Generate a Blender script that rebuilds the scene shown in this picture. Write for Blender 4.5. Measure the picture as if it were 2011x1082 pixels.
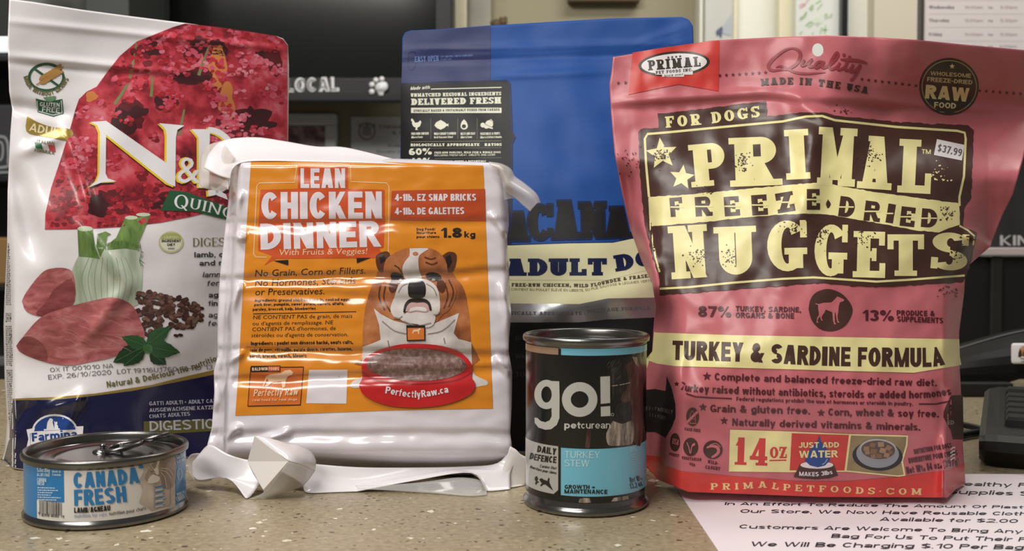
import bpy, bmesh, math, random
from mathutils import Vector, noise, geometry
random.seed(7)
for _o in list(bpy.data.objects):
    bpy.data.objects.remove(_o)
SC = bpy.context.scene
COL = SC.collection
PI = math.pi

# ------------------------------------------------------------------ camera
F, CX, CY, HORIZON, CAMZ = 2000.0, 1005.5, 541.0, 475.0, 0.162
PITCH = math.atan((CY - HORIZON) / F)
CAM = Vector((0, 0, CAMZ))
FWD = Vector((0, math.cos(PITCH), -math.sin(PITCH)))
UPV = Vector((0, math.sin(PITCH), math.cos(PITCH)))
RGT = Vector((1, 0, 0))
cd = bpy.data.cameras.new('camera')
cd.sensor_width = 36.0
cd.lens = 36.0 * F / 2011.0
cd.clip_start = 0.01
cd.dof.use_dof = True
cd.dof.focus_distance = 0.665
cd.dof.aperture_fstop = 12.0
cam = bpy.data.objects.new('camera', cd)
cam.location = CAM
cam.rotation_euler = (PI / 2 - PITCH, 0, 0)
COL.objects.link(cam)
SC.camera = cam

# ------------------------------------------------------------------ light
SC.view_settings.view_transform = 'Standard'
SC.view_settings.look = 'None'
SC.view_settings.gamma = 1.0
SC.view_settings.use_curve_mapping = False
SC.view_settings.exposure = 0.12
w = bpy.data.worlds.new('world')
SC.world = w
w.use_nodes = True
w.node_tree.nodes['Background'].inputs[0].default_value = (1.0, 0.95, 0.88, 1)
w.node_tree.nodes['Background'].inputs[1].default_value = 0.12


def area(name, loc, target, sx, sy, power, col=(1, 0.96, 0.9)):
    l = bpy.data.lights.new(name, 'AREA')
    l.shape = 'RECTANGLE'
    l.size, l.size_y = sx, sy
    l.energy = power
    l.color = col
    o = bpy.data.objects.new(name, l)
    o.location = loc
    d = Vector(target) - Vector(loc)
    o.rotation_euler = d.to_track_quat('-Z', 'Y').to_euler()
    COL.objects.link(o)
    return o


# fluorescent ceiling panels of the shop
area('ceiling_lamp', (-0.55, 0.22, 1.5), (-0.12, 0.66, 0.0), 1.1, 0.25, 15)
area('ceiling_lamp', (-1.05, -1.05, 1.65), (0.0, 0.75, 0.12), 1.3, 0.4, 27)
area('ceiling_lamp', (0.7, 1.25, 1.6), (0.6, 2.1, 0.4), 1.2, 0.3, 14)

# ------------------------------------------------------------------ helpers


def ray(x, y):
    return (RGT * ((x - CX) / F) + UPV * ((CY - y) / F) + FWD)


def at(x, y, D):
    r = ray(x, y)
    return CAM + r * (D / r.y)


def ground(x, y, z=0.0):
    r = ray(x, y)
    return CAM + r * ((z - CAMZ) / r.z)


def lin(c):
    c = c / 255.0
    return c / 12.92 if c <= 0.04045 else ((c + 0.055) / 1.055) ** 2.4


def rgb(r, g, b, k=1.0):
    return (min(1, lin(r) * k), min(1, lin(g) * k), min(1, lin(b) * k), 1)


MATS = {}


def mat(name, col, rough=0.5, metal=0.0, spec=0.5, coat=0.0, alpha=1.0, emit=0.0, bump=0.0, bscale=60.0, trans=0.0):
    if name in MATS:
        return MATS[name]
    m = bpy.data.materials.new(name)
    m.use_nodes = True
    b = m.node_tree.nodes['Principled BSDF']
    b.inputs['Base Color'].default_value = col
    b.inputs['Roughness'].default_value = rough
    b.inputs['Metallic'].default_value = metal
    b.inputs['Specular IOR Level'].default_value = spec
    b.inputs['Coat Weight'].default_value = coat
    b.inputs['Coat Roughness'].default_value = 0.12
    b.inputs['Alpha'].default_value = alpha
    b.inputs['Transmission Weight'].default_value = trans
    if emit:
        b.inputs['Emission Color'].default_value = col
        b.inputs['Emission Strength'].default_value = emit
    if bump:
        nt = m.node_tree
        tc = nt.nodes.new('ShaderNodeTexCoord')
        nz = nt.nodes.new('ShaderNodeTexNoise')
        nz.inputs['Scale'].default_value = bscale
        nz.inputs['Detail'].default_value = 3
        bp = nt.nodes.new('ShaderNodeBump')
        bp.inputs['Strength'].default_value = bump
        bp.inputs['Distance'].default_value = 0.004
        nt.links.new(tc.outputs['Object'], nz.inputs['Vector'])
        nt.links.new(nz.outputs['Fac'], bp.inputs['Height'])
        nt.links.new(bp.outputs['Normal'], b.inputs['Normal'])
    MATS[name] = m
    return m


def noisy(name, stops, scale=40.0, detail=4.0, rough=0.5, kind='noise', stretch=(1, 1, 1), distort=0.0, bump=0.0, coat=0.0, nrough=0.55, rot=(0, 0, 0)):
    """Principled material whose colour runs through a ramp over a procedural texture."""
    if name in MATS:
        return MATS[name]
    m = bpy.data.materials.new(name)
    m.use_nodes = True
    nt = m.node_tree
    b = nt.nodes['Principled BSDF']
    b.inputs['Roughness'].default_value = rough
    b.inputs['Coat Weight'].default_value = coat
    tc = nt.nodes.new('ShaderNodeTexCoord')
    mp = nt.nodes.new('ShaderNodeMapping')
    mp.inputs['Scale'].default_value = stretch
    mp.inputs['Rotation'].default_value = rot
    nt.links.new(tc.outputs['Object'], mp.inputs['Vector'])
    if kind == 'voronoi':
        t = nt.nodes.new('ShaderNodeTexVoronoi')
        out = t.outputs['Distance']
    elif kind == 'wave':
        t = nt.nodes.new('ShaderNodeTexWave')
        t.inputs['Distortion'].default_value = distort
        t.inputs['Detail'].default_value = detail
        out = t.outputs['Fac']
    else:
        t = nt.nodes.new('ShaderNodeTexNoise')
        t.inputs['Detail'].default_value = detail
        t.inputs['Roughness'].default_value = nrough
        t.inputs['Distortion'].default_value = distort
        out = t.outputs['Fac']
    t.inputs['Scale'].default_value = scale
    nt.links.new(mp.outputs['Vector'], t.inputs['Vector'])
    r = nt.nodes.new('ShaderNodeValToRGB')
    els = r.color_ramp.elements
    while len(els) < len(stops):
        els.new(0.5)
    for e, (p, c) in zip(els, stops):
        e.position = p
        e.color = c
    nt.links.new(out, r.inputs['Fac'])
    nt.links.new(r.outputs['Color'], b.inputs['Base Color'])
    if bump:
        bp = nt.nodes.new('ShaderNodeBump')
        bp.inputs['Strength'].default_value = bump
        bp.inputs['Distance'].default_value = 0.003
        nt.links.new(out, bp.inputs['Height'])
        nt.links.new(bp.outputs['Normal'], b.inputs['Normal'])
    MATS[name] = m
    return m


def mesh_obj(name, verts, faces, mats, parent=None, fmat=None, smooth=False):
    me = bpy.data.meshes.new(name)
    me.from_pydata([tuple(v) for v in verts], [], faces)
    if not isinstance(mats, (list, tuple)):
        mats = [mats]
    for m in mats:
        me.materials.append(m)
    if fmat:
        me.polygons.foreach_set('material_index', fmat)
    if smooth:
        me.polygons.foreach_set('use_smooth', [True] * len(me.polygons))
    me.update()
    o = bpy.data.objects.new(name, me)
    COL.objects.link(o)
    if parent:
        o.parent = parent
        o.matrix_parent_inverse = parent.matrix_basis.inverted()
    return o


def tag(o, label=None, cat=None, group=None, kind=None):
    if label: o['label'] = label
    if cat: o['category'] = cat
    if group: o['group'] = group
    if kind: o['kind'] = kind
    return o


def thing(name, loc, label, cat, group=None):
    o = bpy.data.objects.new(name, None)
    o.empty_display_size = 0.02
    o.location = loc
    COL.objects.link(o)
    return tag(o, label, cat, group)


class MB:
    """collects simple solids into one mesh"""

    def __init__(s):
        s.v, s.f, s.m = [], [], []

    def add(s, v, f, mi=0):
        n = len(s.v)
        s.v += [Vector(p) for p in v]
        s.f += [tuple(i + n for i in q) for q in f]
        s.m += [mi] * len(f)
        return s

    def box(s, x0, x1, y0, y1, z0, z1, mi=0, bev=0.0):
        bm = bmesh.new()
        bmesh.ops.create_cube(bm, size=1)
        for v in bm.verts:
            v.co = ((x0 + x1) / 2 + v.co.x * (x1 - x0), (y0 + y1) / 2 + v.co.y * (y1 - y0), (z0 + z1) / 2 + v.co.z * (z1 - z0))
        if bev:
            bmesh.ops.bevel(bm, geom=bm.edges[:], offset=bev, segments=3, affect='EDGES', profile=0.5)
        bm.verts.index_update()
        s.add([v.co.copy() for v in bm.verts], [[v.index for v in f.verts] for f in bm.faces], mi)
        bm.free()
        return s

    def tube(s, pts, r, n=10, mi=0, closed=False):
        pts = [Vector(p) for p in pts]
        rings = []
        N = len(pts)
        for i, p in enumerate(pts):
            a = pts[(i - 1) % N] if (closed or i > 0) else pts[i]
            b = pts[(i + 1) % N] if (closed or i < N - 1) else pts[i]
            t = (b - a).normalized()
            u = t.cross(Vector((0, 0, 1)))
            if u.length < 1e-3:
                u = t.cross(Vector((1, 0, 0)))
            u.normalize()
            vv = u.cross(t)
            rings.append([p + (u * math.cos(k * 2 * PI / n) + vv * math.sin(k * 2 * PI / n)) * r for k in range(n)])
        v = [q for rg in rings for q in rg]
        f = []
        for i in range(N if closed else N - 1):
            j = (i + 1) % N
            for k in range(n):
                f.append((i * n + k, i * n + (k + 1) % n, j * n + (k + 1) % n, j * n + k))
        if not closed:
            f.append(tuple(range(n))[::-1])
            f.append(tuple((N - 1) * n + k for k in range(n)))
        return s.add(v, f, mi)

    def lathe(s, prof, cx, cy, n=72, mi=0):
        v, f = [], []
        m = len(prof)
        for k in range(n):
            a = 2 * PI * k / n
            for (r, z) in prof:
                v.append((cx + r * math.cos(a), cy + r * math.sin(a), z))
        for k in range(n):
            j = (k + 1) % n
            for i in range(m - 1):
                f.append((k * m + i, j * m + i, j * m + i + 1, k * m + i + 1))
        return s.add(v, f, mi)

    def build(s, name, mats, parent=None, smooth=False):
        return mesh_obj(name, s.v, s.f, mats, parent, s.m, smooth)


def solidify(o, t, offset=0.0):
    md = o.modifiers.new('thickness', 'SOLIDIFY')
    md.thickness = t
    md.offset = offset
    return o


def sm(a, b, x):
    if a == b:
        return 1.0 if x >= a else 0.0
    t = max(0.0, min(1.0, (x - a) / (b - a)))
    return t * t * (3 - 2 * t)


def interp(pts, t):
    """x value of a polyline [(t, x), ...] at t"""
    if t <= pts[0][0]:
        return pts[0][1]
    for (a, xa), (b, xb) in zip(pts, pts[1:]):
        if t <= b:
            return xa + (xb - xa) * (t - a) / (b - a) if b > a else xb
    return pts[-1][1]


def smoothline(pts, n=8):
    """Catmull-Rom through points"""
    out = []
    P = [pts[0]] + list(pts) + [pts[-1]]
    for i in range(1, len(P) - 2):
        p0, p1, p2, p3 = [Vector(q) for q in P[i - 1:i + 3]]
        for k in range(n):
            t = k / n
            out.append(0.5 * ((2 * p1) + (p2 - p0) * t + (2 * p0 - 5 * p1 + 4 * p2 - p3) * t * t + (3 * p1 - p0 - 3 * p2 + p3) * t ** 3))
    out.append(Vector(P[-1]))
    return out


def ridge(x, y, x0, y0, x1, y1, wdt, amp):
    dx, dy = x1 - x0, y1 - y0
    L2 = dx * dx + dy * dy
    t = ((x - x0) * dx + (y - y0) * dy) / L2
    if t < -0.2 or t > 1.2:
        return 0.0
    d = abs((x - x0) * dy - (y - y0) * dx) / math.sqrt(L2)
    if d > wdt * 3:
        return 0.0
    return amp * math.exp(-(d / wdt) ** 2) * sm(-0.2, 0.25, t) * (1 - sm(0.75, 1.2, t))


def nz(x, y, s, seed=0.0):
    return noise.noise(Vector((x / s, y / s, seed)))


class Sheet:
    """a bulging face: the plane through three points, pushed along its normal by d(x, y)"""

    def __init__(s, a, b, c, d):
        s.p0 = Vector(a)
        n = (Vector(b) - s.p0).cross(Vector(c) - s.p0).normalized()
        if n.dot(CAM - s.p0) < 0:
            n = -n
        s.n = n
        s.k = n.dot(s.p0 - CAM)
        s.d = d

    def P(s, x, y, off=0.0):
        r = ray(x, y)
        p = CAM + r * ((s.k + s.d(x, y) + off) / s.n.dot(r))
        if p.z < 0.0006:
            p.z = 0.0006
        return p


class Can:
    def __init__(s, cx, cy, r):
        s.c, s.r = (cx, cy), r

    def P(s, x, y, off=0.0):
        d = ray(x, y)
        R = s.r + off
        ox, oy = CAM.x - s.c[0], CAM.y - s.c[1]
        A = d.x * d.x + d.y * d.y
        B = ox * d.x + oy * d.y
        C = ox * ox + oy * oy - R * R
        q = B * B - A * C
        return CAM + d * ((-B - math.sqrt(max(q, 0))) / A)


class Flat:
    """upright plane at distance D (wall things)"""

    def __init__(s, D):
        s.D = D

    def P(s, x, y, off=0.0):
        return at(x, y, s.D - off)


class Ground:
    def __init__(s, z):
        s.z = z

    def P(s, x, y, off=0.0):
        return ground(x, y, s.z + off)


def patch(top, bottom, left, right, nu, nv):
    """Coons grid of pixel positions; edges are polylines, top/bottom left to right, left/right top to bottom"""
    def samp(pl, n):
        pl = [Vector(p) for p in pl]
        L = [0.0]
        for a, b in zip(pl, pl[1:]):
            L.append(L[-1] + (b - a).length)
        out = []
        for i in range(n + 1):
            q = L[-1] * i / n
            for j in range(len(pl) - 1):
                if q <= L[j + 1] + 1e-9:
                    out.append(pl[j].lerp(pl[j + 1], (q - L[j]) / max(1e-9, L[j + 1] - L[j])))
                    break
        return out
    T, B = samp(top, nu), samp(bottom, nu)
    L, R = samp(left, nv), samp(right, nv)
    g = []
    for j in range(nv + 1):
        v = j / nv
        row = []
        for i in range(nu + 1):
            u = i / nu
            p = T[i] * (1 - v) + B[i] * v + L[j] * (1 - u) + R[j] * u
            p -= (T[0] * (1 - u) * (1 - v) + T[-1] * u * (1 - v) + B[0] * (1 - u) * v + B[-1] * u * v)
            row.append(p)
        g.append(row)
    return g


def pouch(name, surf, grid, thick, m, parent, bottom=True):
    """front from the surface, back pushed away by thick(u, v); closed into one skin"""
    nv, nu = len(grid) - 1, len(grid[0]) - 1
    V, Fc = [], []
    for j in range(nv + 1):
        for i in range(nu + 1):
            V.append(surf.P(grid[j][i].x, grid[j][i].y, -.0002))
    n = len(V)
    for j in range(nv + 1):
        for i in range(nu + 1):
            p = V[j * (nu + 1) + i].copy()
            th = 0.0012 + thick(i / nu, j / nv)
            p.y += th
            p.x *= 1 + 0.35 * th
            V.append(p)
    W = nu + 1
    for j in range(nv):
        for i in range(nu):
            a = j * W + i
            Fc.append((a, a + W, a + W + 1, a + 1))
            Fc.append((n + a, n + a + 1, n + a + W + 1, n + a + W))
    for i in range(nu):
        Fc.append((i, i + 1, n + i + 1, n + i))
        a = nv * W + i
        Fc.append((a, n + a, n + a + 1, a + 1))
    for j in range(nv):
        a = j * W
        Fc.append((a, n + a, n + a + W, a + W))
        a = j * W + nu
        Fc.append((a, a + W, n + a + W, n + a))
    return mesh_obj(name, V, Fc, m, parent, smooth=True)


# ------------------------------------------------------------------ printing: flat shapes laid on a surface
_font_cache = {}


def glyph_mesh(s, bold=0.0, res=3):
    key = (s, bold, res)
    if key in _font_cache:
        return _font_cache[key]
    cu = bpy.data.curves.new('t', 'FONT')
    cu.body = s
    cu.offset = bold
    cu.resolution_u = res
    cu.fill_mode = 'FRONT'
    o = bpy.data.objects.new('t', cu)
    me = o.to_mesh()
    v = [(q.co.x, q.co.y) for q in me.vertices]
    f = [tuple(p.vertices) for p in me.polygons]
    o.to_mesh_clear()
    bpy.data.objects.remove(o)
    bpy.data.curves.remove(cu)
    _font_cache[key] = (v, f)
    return v, f


CAPH = max(p[1] for p in glyph_mesh('H')[0])


def arc_poly(cx, cy, rx, ry, a0, a1, T, t, n=18):
    out, inn = [], []
    for i in range(n + 1):
        a = math.radians(a0 + (a1 - a0) * i / n)
        out.append((cx + rx * math.cos(a), cy + ry * math.sin(a)))
        inn.append((cx + max(0.0, rx - T) * math.cos(a), cy + max(0.0, ry - t) * math.sin(a)))
    return [[out[i], out[i + 1], inn[i + 1], inn[i]] for i in range(n)]


def slab_glyph(c, T=0.24, t=0.15, S=0.08, q=0.14, wf=1.0):
    """capital, small letter or figure as polygons in a box w x 1 (S = q = 0 gives a plain grotesque); returns (polys, width)"""
    P = []
    Z = [0]
    sans = q == 0
    if sans:
        wd = {'I': T, 'M': .82, 'W': 1.0, 'E': .53, 'F': .51, 'L': .5, 'J': .5, '1': .42, '.': T, ',': T, '-': .34, ' ': .27, "'": T * .7, '!': T, ':': T, '/': .36, 'A': .7, 'V': .66, 'O': .68, 'Q': .7, 'G': .66, 'T': .58, '&': .72, '%': .95,
              'i': T, 'l': T, 'j': T * 1.3, 'f': .36, 't': .36, 'r': .38, 'm': .88, 'w': .84, 'a': .53, 'c': .5, 's': .49, 'z': .46, '|': T * .5, '[': .26, ']': .26, '•': .3, '·': T, '+': .6}
        w_ = wd.get(c, .58 if c.islower() else .62)
    else:
        wd = {'I': T + 2 * S, 'M': 1.05, 'W': 1.15, 'N': 0.92, 'H': 0.9, 'A': 0.9, 'O': 0.8, 'G': 0.84, 'Q': 0.82, 'E': 0.72, 'F': 0.7, 'L': 0.7, 'S': 0.68,
              'P': 0.74, 'B': 0.76, 'J': 0.6, '1': 0.5, '.': T, ',': T, '-': 0.36, ' ': 0.36, "'": T * 0.7, '!': T, '/': 0.4, 'T': 0.78, 'Z': 0.7, '·': T, '|': T * .5, ':': T}
        w_ = wd.get(c, 0.8)
    base = {'é': 'e', 'è': 'e', 'ê': 'e', 'ï': 'i', 'É': 'E', 'Ê': 'E'}.get(c)
    acc = c if base else None
    if base:
        c = base
        w_ = wd.get(c, .56)
    if c not in "I.,'!1 -il|:·":
        w_ *= wf
        T = min(T, w_ * (.27 if c in 'mMwW' else .40))
    l, r = S + T / 2, w_ - S - T / 2
    X = .72

    def add(pl):
        P.append((pl, Z[0]))

    def R(x0, y0, x1, y1):
        Z[0] += 1
        if abs(x1 - x0) > 1e-6 and abs(y1 - y0) > 1e-6:
            add([(x0, y0), (x1, y0), (x1, y1), (x0, y1)])

    def V(x, y0, y1, b=1, tp=1, tt=None):
        tt = tt or T
        R(x - tt / 2, y0, x + tt / 2, y1)
        if b and q: R(x - tt / 2 - S, y0, x + tt / 2 + S, y0 + q)
        if tp and q: R(x - tt / 2 - S, y1 - q, x + tt / 2 + S, y1)

    def Hb(y, x0, x1):
        R(x0, y - t / 2, x1, y + t / 2)

    def D(x0, y0, x1, y1, ww=None):
        ww = ww or T
        Z[0] += 1
        add([(x0 - ww / 2, y0), (x0 + ww / 2, y0), (x1 + ww / 2, y1), (x1 - ww / 2, y1)])

    def A(cx, cy, rx, ry, a0, a1, TT=None, tt=None):
        Z[0] += 1
        for pl in arc_poly(cx, cy, rx, ry, a0, a1, TT or T, tt or t):
            add(pl)

    def bowl(y0, y1, x1):
        ry = (y1 - y0) / 2
        cx = max(l, x1 - ry * 0.9)
        R(l, y0, cx, y0 + t)
        R(l, y1 - t, cx, y1)
        A(cx, (y0 + y1) / 2, x1 - cx, ry, -90, 90)

    def feet(x):
        if q: R(x - T / 2 - S, 0, x + T / 2 + S, q)

    def caps(*xs):
        for x in xs:
            if q: R(x - T / 2 - S, 1 - q, x + T / 2 + S, 1)

    h2 = w_ / 2
    if c == 'A':
        D(l, 0, h2 - T * .1, 1, T * .85); D(r, 0, h2 + T * .1, 1); Hb(0.27, l, r); feet(l); feet(r)
        if q: R(h2 - T * .75, 1 - q * .8, h2 + T * .5, 1)
    elif c == 'B': V(l, 0, 1); bowl(0, .53, w_); bowl(.47, 1, w_ * .95)
    elif c in 'CG':
        A(h2, .5, h2, .5, 38, 322 if c == 'C' else 300)
        if q: R(w_ - q * 1.1, .66, w_, 1)
        if c == 'G':
            V(r, .06, .46, 0, 1)
            if not q: Hb(.46 - t / 2, h2, w_)
        elif q: R(w_ - q, .12, w_, .34)
    elif c == 'D': V(l, 0, 1); bowl(0, 1, w_)
    elif c == 'E':
        V(l, 0, 1); R(l, 0, w_, t); R(l, 1 - t, w_ * .97, 1); Hb(.5, l, w_ * (.72 if q else .92))
        if q: R(w_ - q, 0, w_, .32); R(w_ * .97 - q, .7, w_ * .97, 1); R(w_ * .72 - q * .8, .36, w_ * .72, .64)
    elif c == 'F':
        V(l, 0, 1); R(l, 1 - t, w_, 1); Hb(.48, l, w_ * (.74 if q else .9))
        if q: R(w_ - q, .68, w_, 1); R(w_ * .74 - q * .8, .34, w_ * .74, .62)
    elif c == 'H': V(l, 0, 1); V(r, 0, 1); Hb(.5, l, r)
    elif c == 'I': V(h2, 0, 1)
    elif c == 'J': V(r, .3, 1, 0, 1); A(r + T / 2 - (w_ - S) / 2, .3, (w_ - S) / 2, .3, 180, 360)
    elif c == 'K': V(l, 0, 1); D(l + T * .3, .42, r, 1, T * .8); D(l + T * .6, .5, r, 0); feet(r); caps(r)
    elif c == 'L':
        V(l, 0, 1); R(l, 0, w_, t)
        if q: R(w_ - q, 0, w_, .38)
    elif c == 'M':
        V(l, 0, 1, 1, 0, T * .85); V(r, 0, 1); D(h2, .1 if q else .0, l, 1); D(h2, .1 if q else .0, r, 1, T * .8)
        if q: R(0, 1 - q, l + T / 2, 1)
    elif c == 'N':
        V(l, 0, 1, 1, 0, T * .85); V(r, 0, 1, 0, 1, T * .85); D(r, 0, l, 1, T * 1.05)
        if q: R(0, 1 - q, l + T / 2, 1)
    elif c in 'O0': A(h2, .5, h2, .5, 0, 360)
    elif c == 'P': V(l, 0, 1); bowl(.4, 1, w_)
    elif c == 'Q': A(h2, .5, h2, .5, 0, 360); D(w_ * .9, -.12, w_ * .55, .25, T * .8)
    elif c == 'R': V(l, 0, 1); bowl(.45, 1, w_ * .95); D(r + T * .15, 0, w_ * .5, .5); feet(r + T * .15)
    elif c == 'S':
        A(h2, .735, h2, .265, 25, 270); A(h2, .27, h2, .27, -155, 90)
        if q: R(w_ - q, .68, w_, .98); R(0, .02, q, .32)
    elif c == 'T':
        V(h2, 0, 1, 1, 0); R(0, 1 - t, w_, 1)
        if q: R(0, .64, q, 1); R(w_ - q, .64, w_, 1)
    elif c == 'U': V(l, .35, 1, 0, 1); V(r, .35, 1, 0, 1); A(h2, .35, h2 - S, .35, 180, 360)
    elif c == 'V': D(h2, 0, l, 1); D(h2, 0, r, 1, T * .8); caps(l, r)
    elif c == 'W': D(w_ * .28, 0, l, 1); D(w_ * .28, 0, h2, 1, T * .8); D(w_ * .72, 0, h2, 1); D(w_ * .72, 0, r, 1, T * .8); caps(l, r)
    elif c == 'X': D(l, 0, r, 1, T * .8); D(r, 0, l, 1); feet(l); feet(r); caps(l, r)
    elif c == 'Y': V(h2, 0, .5, 1, 0); D(h2, .4, l, 1); D(h2, .4, r, 1, T * .9); caps(l, r)
    elif c == 'Z':
        R(0, 0, w_, t); R(0, 1 - t, w_, 1); D(T / 2 + .02, 0, w_ - T / 2 - .02, 1)
        if q: R(0, .64, q, 1); R(w_ - q, 0, w_, .36)
    elif c == '1':
        V(h2 if q else w_ - T / 2, 0, 1, 1, 0); D(.08, .70, (h2 if q else w_ - T / 2), 1, .16)
    elif c == '2': A(h2, .7, h2, .3, -25, 165); D(T * .6, t * .6, w_ - T * .62, .58, T); R(0, 0, w_, t)
    elif c == '3': A(h2, .74, h2, .26, -90, 160); A(h2, .285, h2, .285, -160, 90)
    elif c == '4': V(w_ * .68, 0, 1, 1, 0); R(0, .2, w_, .2 + t); D(.1, .22, w_ * .64, 1, .17)
    elif c == '5': R(l, 1 - t, w_ * .95, 1); V(l, .46, 1, 0, 0); A(h2, .32, h2, .32, -155, 135)
    elif c == '6': A(h2, .31, h2, .31, 0, 360); A(h2, .5, h2, .5, 55, 200)
    elif c == '7': R(0, 1 - t, w_, 1); D(w_ * .38, 0, w_ - T / 2, 1 - t * .5)
    elif c == '8': A(h2, .745, h2 * .92, .255, 0, 360); A(h2, .28, h2, .28, 0, 360)
    elif c == '9': A(h2, .69, h2, .31, 0, 360); A(h2, .5, h2, .5, 235, 380)
    elif c == '&': A(w_ * .42, .77, w_ * .3, .23, 0, 360, T * .8); A(w_ * .4, .28, w_ * .4, .28, 30, 360); D(w_ - T * .5, 0, w_ * .26, .72, T * .9); D(w_ * .72, .2, w_ * .9, .5, T * .7)
    elif c == '%': A(w_ * .22, .76, w_ * .22, .24, 0, 360, T * .7); A(w_ * .78, .24, w_ * .22, .24, 0, 360, T * .7); D(w_ * .25, 0, w_ * .75, 1, T * .6)
    elif c == '$': A(h2, .72, h2, .24, 25, 270); A(h2, .28, h2, .24, -155, 90); R(h2 - T * .25, -.08, h2 + T * .25, 1.08)
    elif c == '/': D(.05, -.05, w_ - .05, 1.05, T * .6)
    elif c == '.': R(0, 0, T, T)
    elif c == '·': R(0, .4, T * .7, .4 + T * .7)
    elif c == '•': A(h2, .5, .15, .15, 0, 360, .15, .15)
    elif c == ':': R(0, 0, T, T); R(0, .45, T, .45 + T)
    elif c == ',': R(0, 0, T, T); D(T * .3, -.18, T * .65, 0, T * .6)
    elif c == '-': R(0, .36, w_, .36 + t)
    elif c == '+': Hb(.45, 0, w_); V(h2, .2, .7, 0, 0)
    elif c == '!': R(0, 0, T, T); R(0, T * 1.4, T, 1)
    elif c == "'": R(0, .7, T * .7, 1)
    elif c == '|': R(0, -.1, w_, 1.05)
    elif c == '[': R(0, -.15, T * .7, 1); R(0, -.15, w_, -.15 + t * .7); R(0, 1 - t * .7, w_, 1)
    elif c == ']': R(w_ - T * .7, -.15, w_, 1); R(0, -.15, w_, -.15 + t * .7); R(0, 1 - t * .7, w_, 1)
    elif c == ' ': pass
    elif c == 'a': A(w_ * .46, .215, w_ * .46, .215, 0, 360); V(r, 0, X - .24, 0, 0); A(h2, X - .25, h2, .25, 0, 165)
    elif c == 'b': V(l, 0, 1, 0, 0); A(h2, X / 2, h2, X / 2, 0, 360)
    elif c == 'c': A(h2, X / 2, h2, X / 2, 40, 320)
    elif c == 'd': V(r, 0, 1, 0, 0); A(h2, X / 2, h2, X / 2, 0, 360)
    elif c == 'e': A(h2, X / 2, h2, X / 2, 0, 322); R(T * .6, X / 2 - t * .42, w_ - .01, X / 2 + t * .32)
    elif c == 'f': V(w_ * .42, 0, .76, 0, 0); A(w_ * .42 - T / 2 + w_ * .55, .74, w_ * .55, .26, 85, 180); R(0, X - t * .9, w_ * .95, X)
    elif c == 'g': A(h2, X / 2, h2, X / 2, 0, 360); V(r, -.02, X, 0, 0); A(h2, -.02, h2, .24, 190, 360)
    elif c == 'h': V(l, 0, 1, 0, 0); A(h2, X - .3, h2, .3, 0, 180); V(r, 0, X - .3, 0, 0)
    elif c == 'i':
        V(h2, 0, X, 0, 0); R(0, .83, T, 1) if not acc else None
    elif c == 'j': V(w_ - T / 2, -.1, X, 0, 0); R(w_ - T, .83, w_, 1); R(0, -.25, w_, -.1)
    elif c == 'k': V(l, 0, 1, 0, 0); D(l + T * .2, .28, r, X, T * .85); D(l + T * .6, .4, r, 0)
    elif c == 'l': V(h2, 0, 1, 0, 0)
    elif c == 'm':
        V(l, 0, X, 0, 0); V(h2, 0, X - .26, 0, 0); V(r, 0, X - .26, 0, 0); g_ = (h2 + T / 2) / 2
        A(g_, X - .28, g_, .28, 0, 180); A(w_ - g_, X - .28, g_, .28, 0, 180)
    elif c == 'n': V(l, 0, X, 0, 0); A(h2, X - .3, h2, .3, 0, 180); V(r, 0, X - .3, 0, 0)
    elif c == 'o': A(h2, X / 2, h2, X / 2, 0, 360)
    elif c == 'p': V(l, -.27, X, 0, 0); A(h2, X / 2, h2, X / 2, 0, 360)
    elif c == 'q': V(r, -.27, X, 0, 0); A(h2, X / 2, h2, X / 2, 0, 360)
    elif c == 'r': V(l, 0, X, 0, 0); A(w_ * .78, X - .3, w_ * .78, .3, 72, 165)
    elif c == 's': A(h2, X - .2, h2, .2, 20, 268); A(h2, .2, h2, .2, -160, 90)
    elif c == 't': V(w_ * .4, .16, .93, 0, 0); R(0, X - t * .9, w_ * .95, X); A(w_ * .4 - T / 2 + w_ * .52, .2, w_ * .52, .2, 180, 280)
    elif c == 'u': V(l, .28, X, 0, 0); V(r, 0, X, 0, 0); A(h2, .3, h2, .3, 180, 360)
    elif c == 'v': D(h2, 0, l, X); D(h2, 0, r, X, T * .9)
    elif c == 'w': D(w_ * .28, 0, l, X, T * .95); D(w_ * .28, 0, h2, X, T * .85); D(w_ * .72, 0, h2, X, T * .95); D(w_ * .72, 0, r, X, T * .85)
    elif c == 'x': D(l, 0, r, X, T * .95); D(r, 0, l, X)
    elif c == 'y': D(h2, 0, l, X); D(h2 - (r - h2) * .38, -.27, r, X, T * .9)
    elif c == 'z': R(0, 0, w_, t); R(0, X - t, w_, X); D(T * .6, t * .5, w_ - T * .6, X - t * .5)
    else:
        return None
    if acc:
        top_ = 1.04 if c.isupper() else .82
        if acc in 'éÉ': D(h2 - .03, top_, h2 + .12, top_ + .2, T * .6)
        elif acc in 'è': D(h2 + .03, top_, h2 - .12, top_ + .2, T * .6)
        elif acc in 'êÊ': D(h2 - .14, top_, h2, top_ + .2, T * .5); D(h2 + .14, top_, h2, top_ + .2, T * .5)
        else: R(h2 - .2, .84, h2 - .06, .98); R(h2 + .06, .84, h2 + .2, .98)
    return P, w_


def slab_text(s, sp=0.1, **kw):
    """(verts, faces, layer per vertex) of a line set in drawn letters, cap height 1"""
    V, Fc, Zs = [], [], []
    x = 0.0
    for c in s:
        g = slab_glyph(c, **kw)
        if g is None:
            continue
        P, w_ = g
        for pl, k in P:
            n = len(V)
            V += [(x + a, b) for a, b in pl]
            Zs += [k] * len(pl)
            Fc.append(tuple(range(n, n + len(pl))))
        x += w_ + sp
    return V, Fc, Zs


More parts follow.
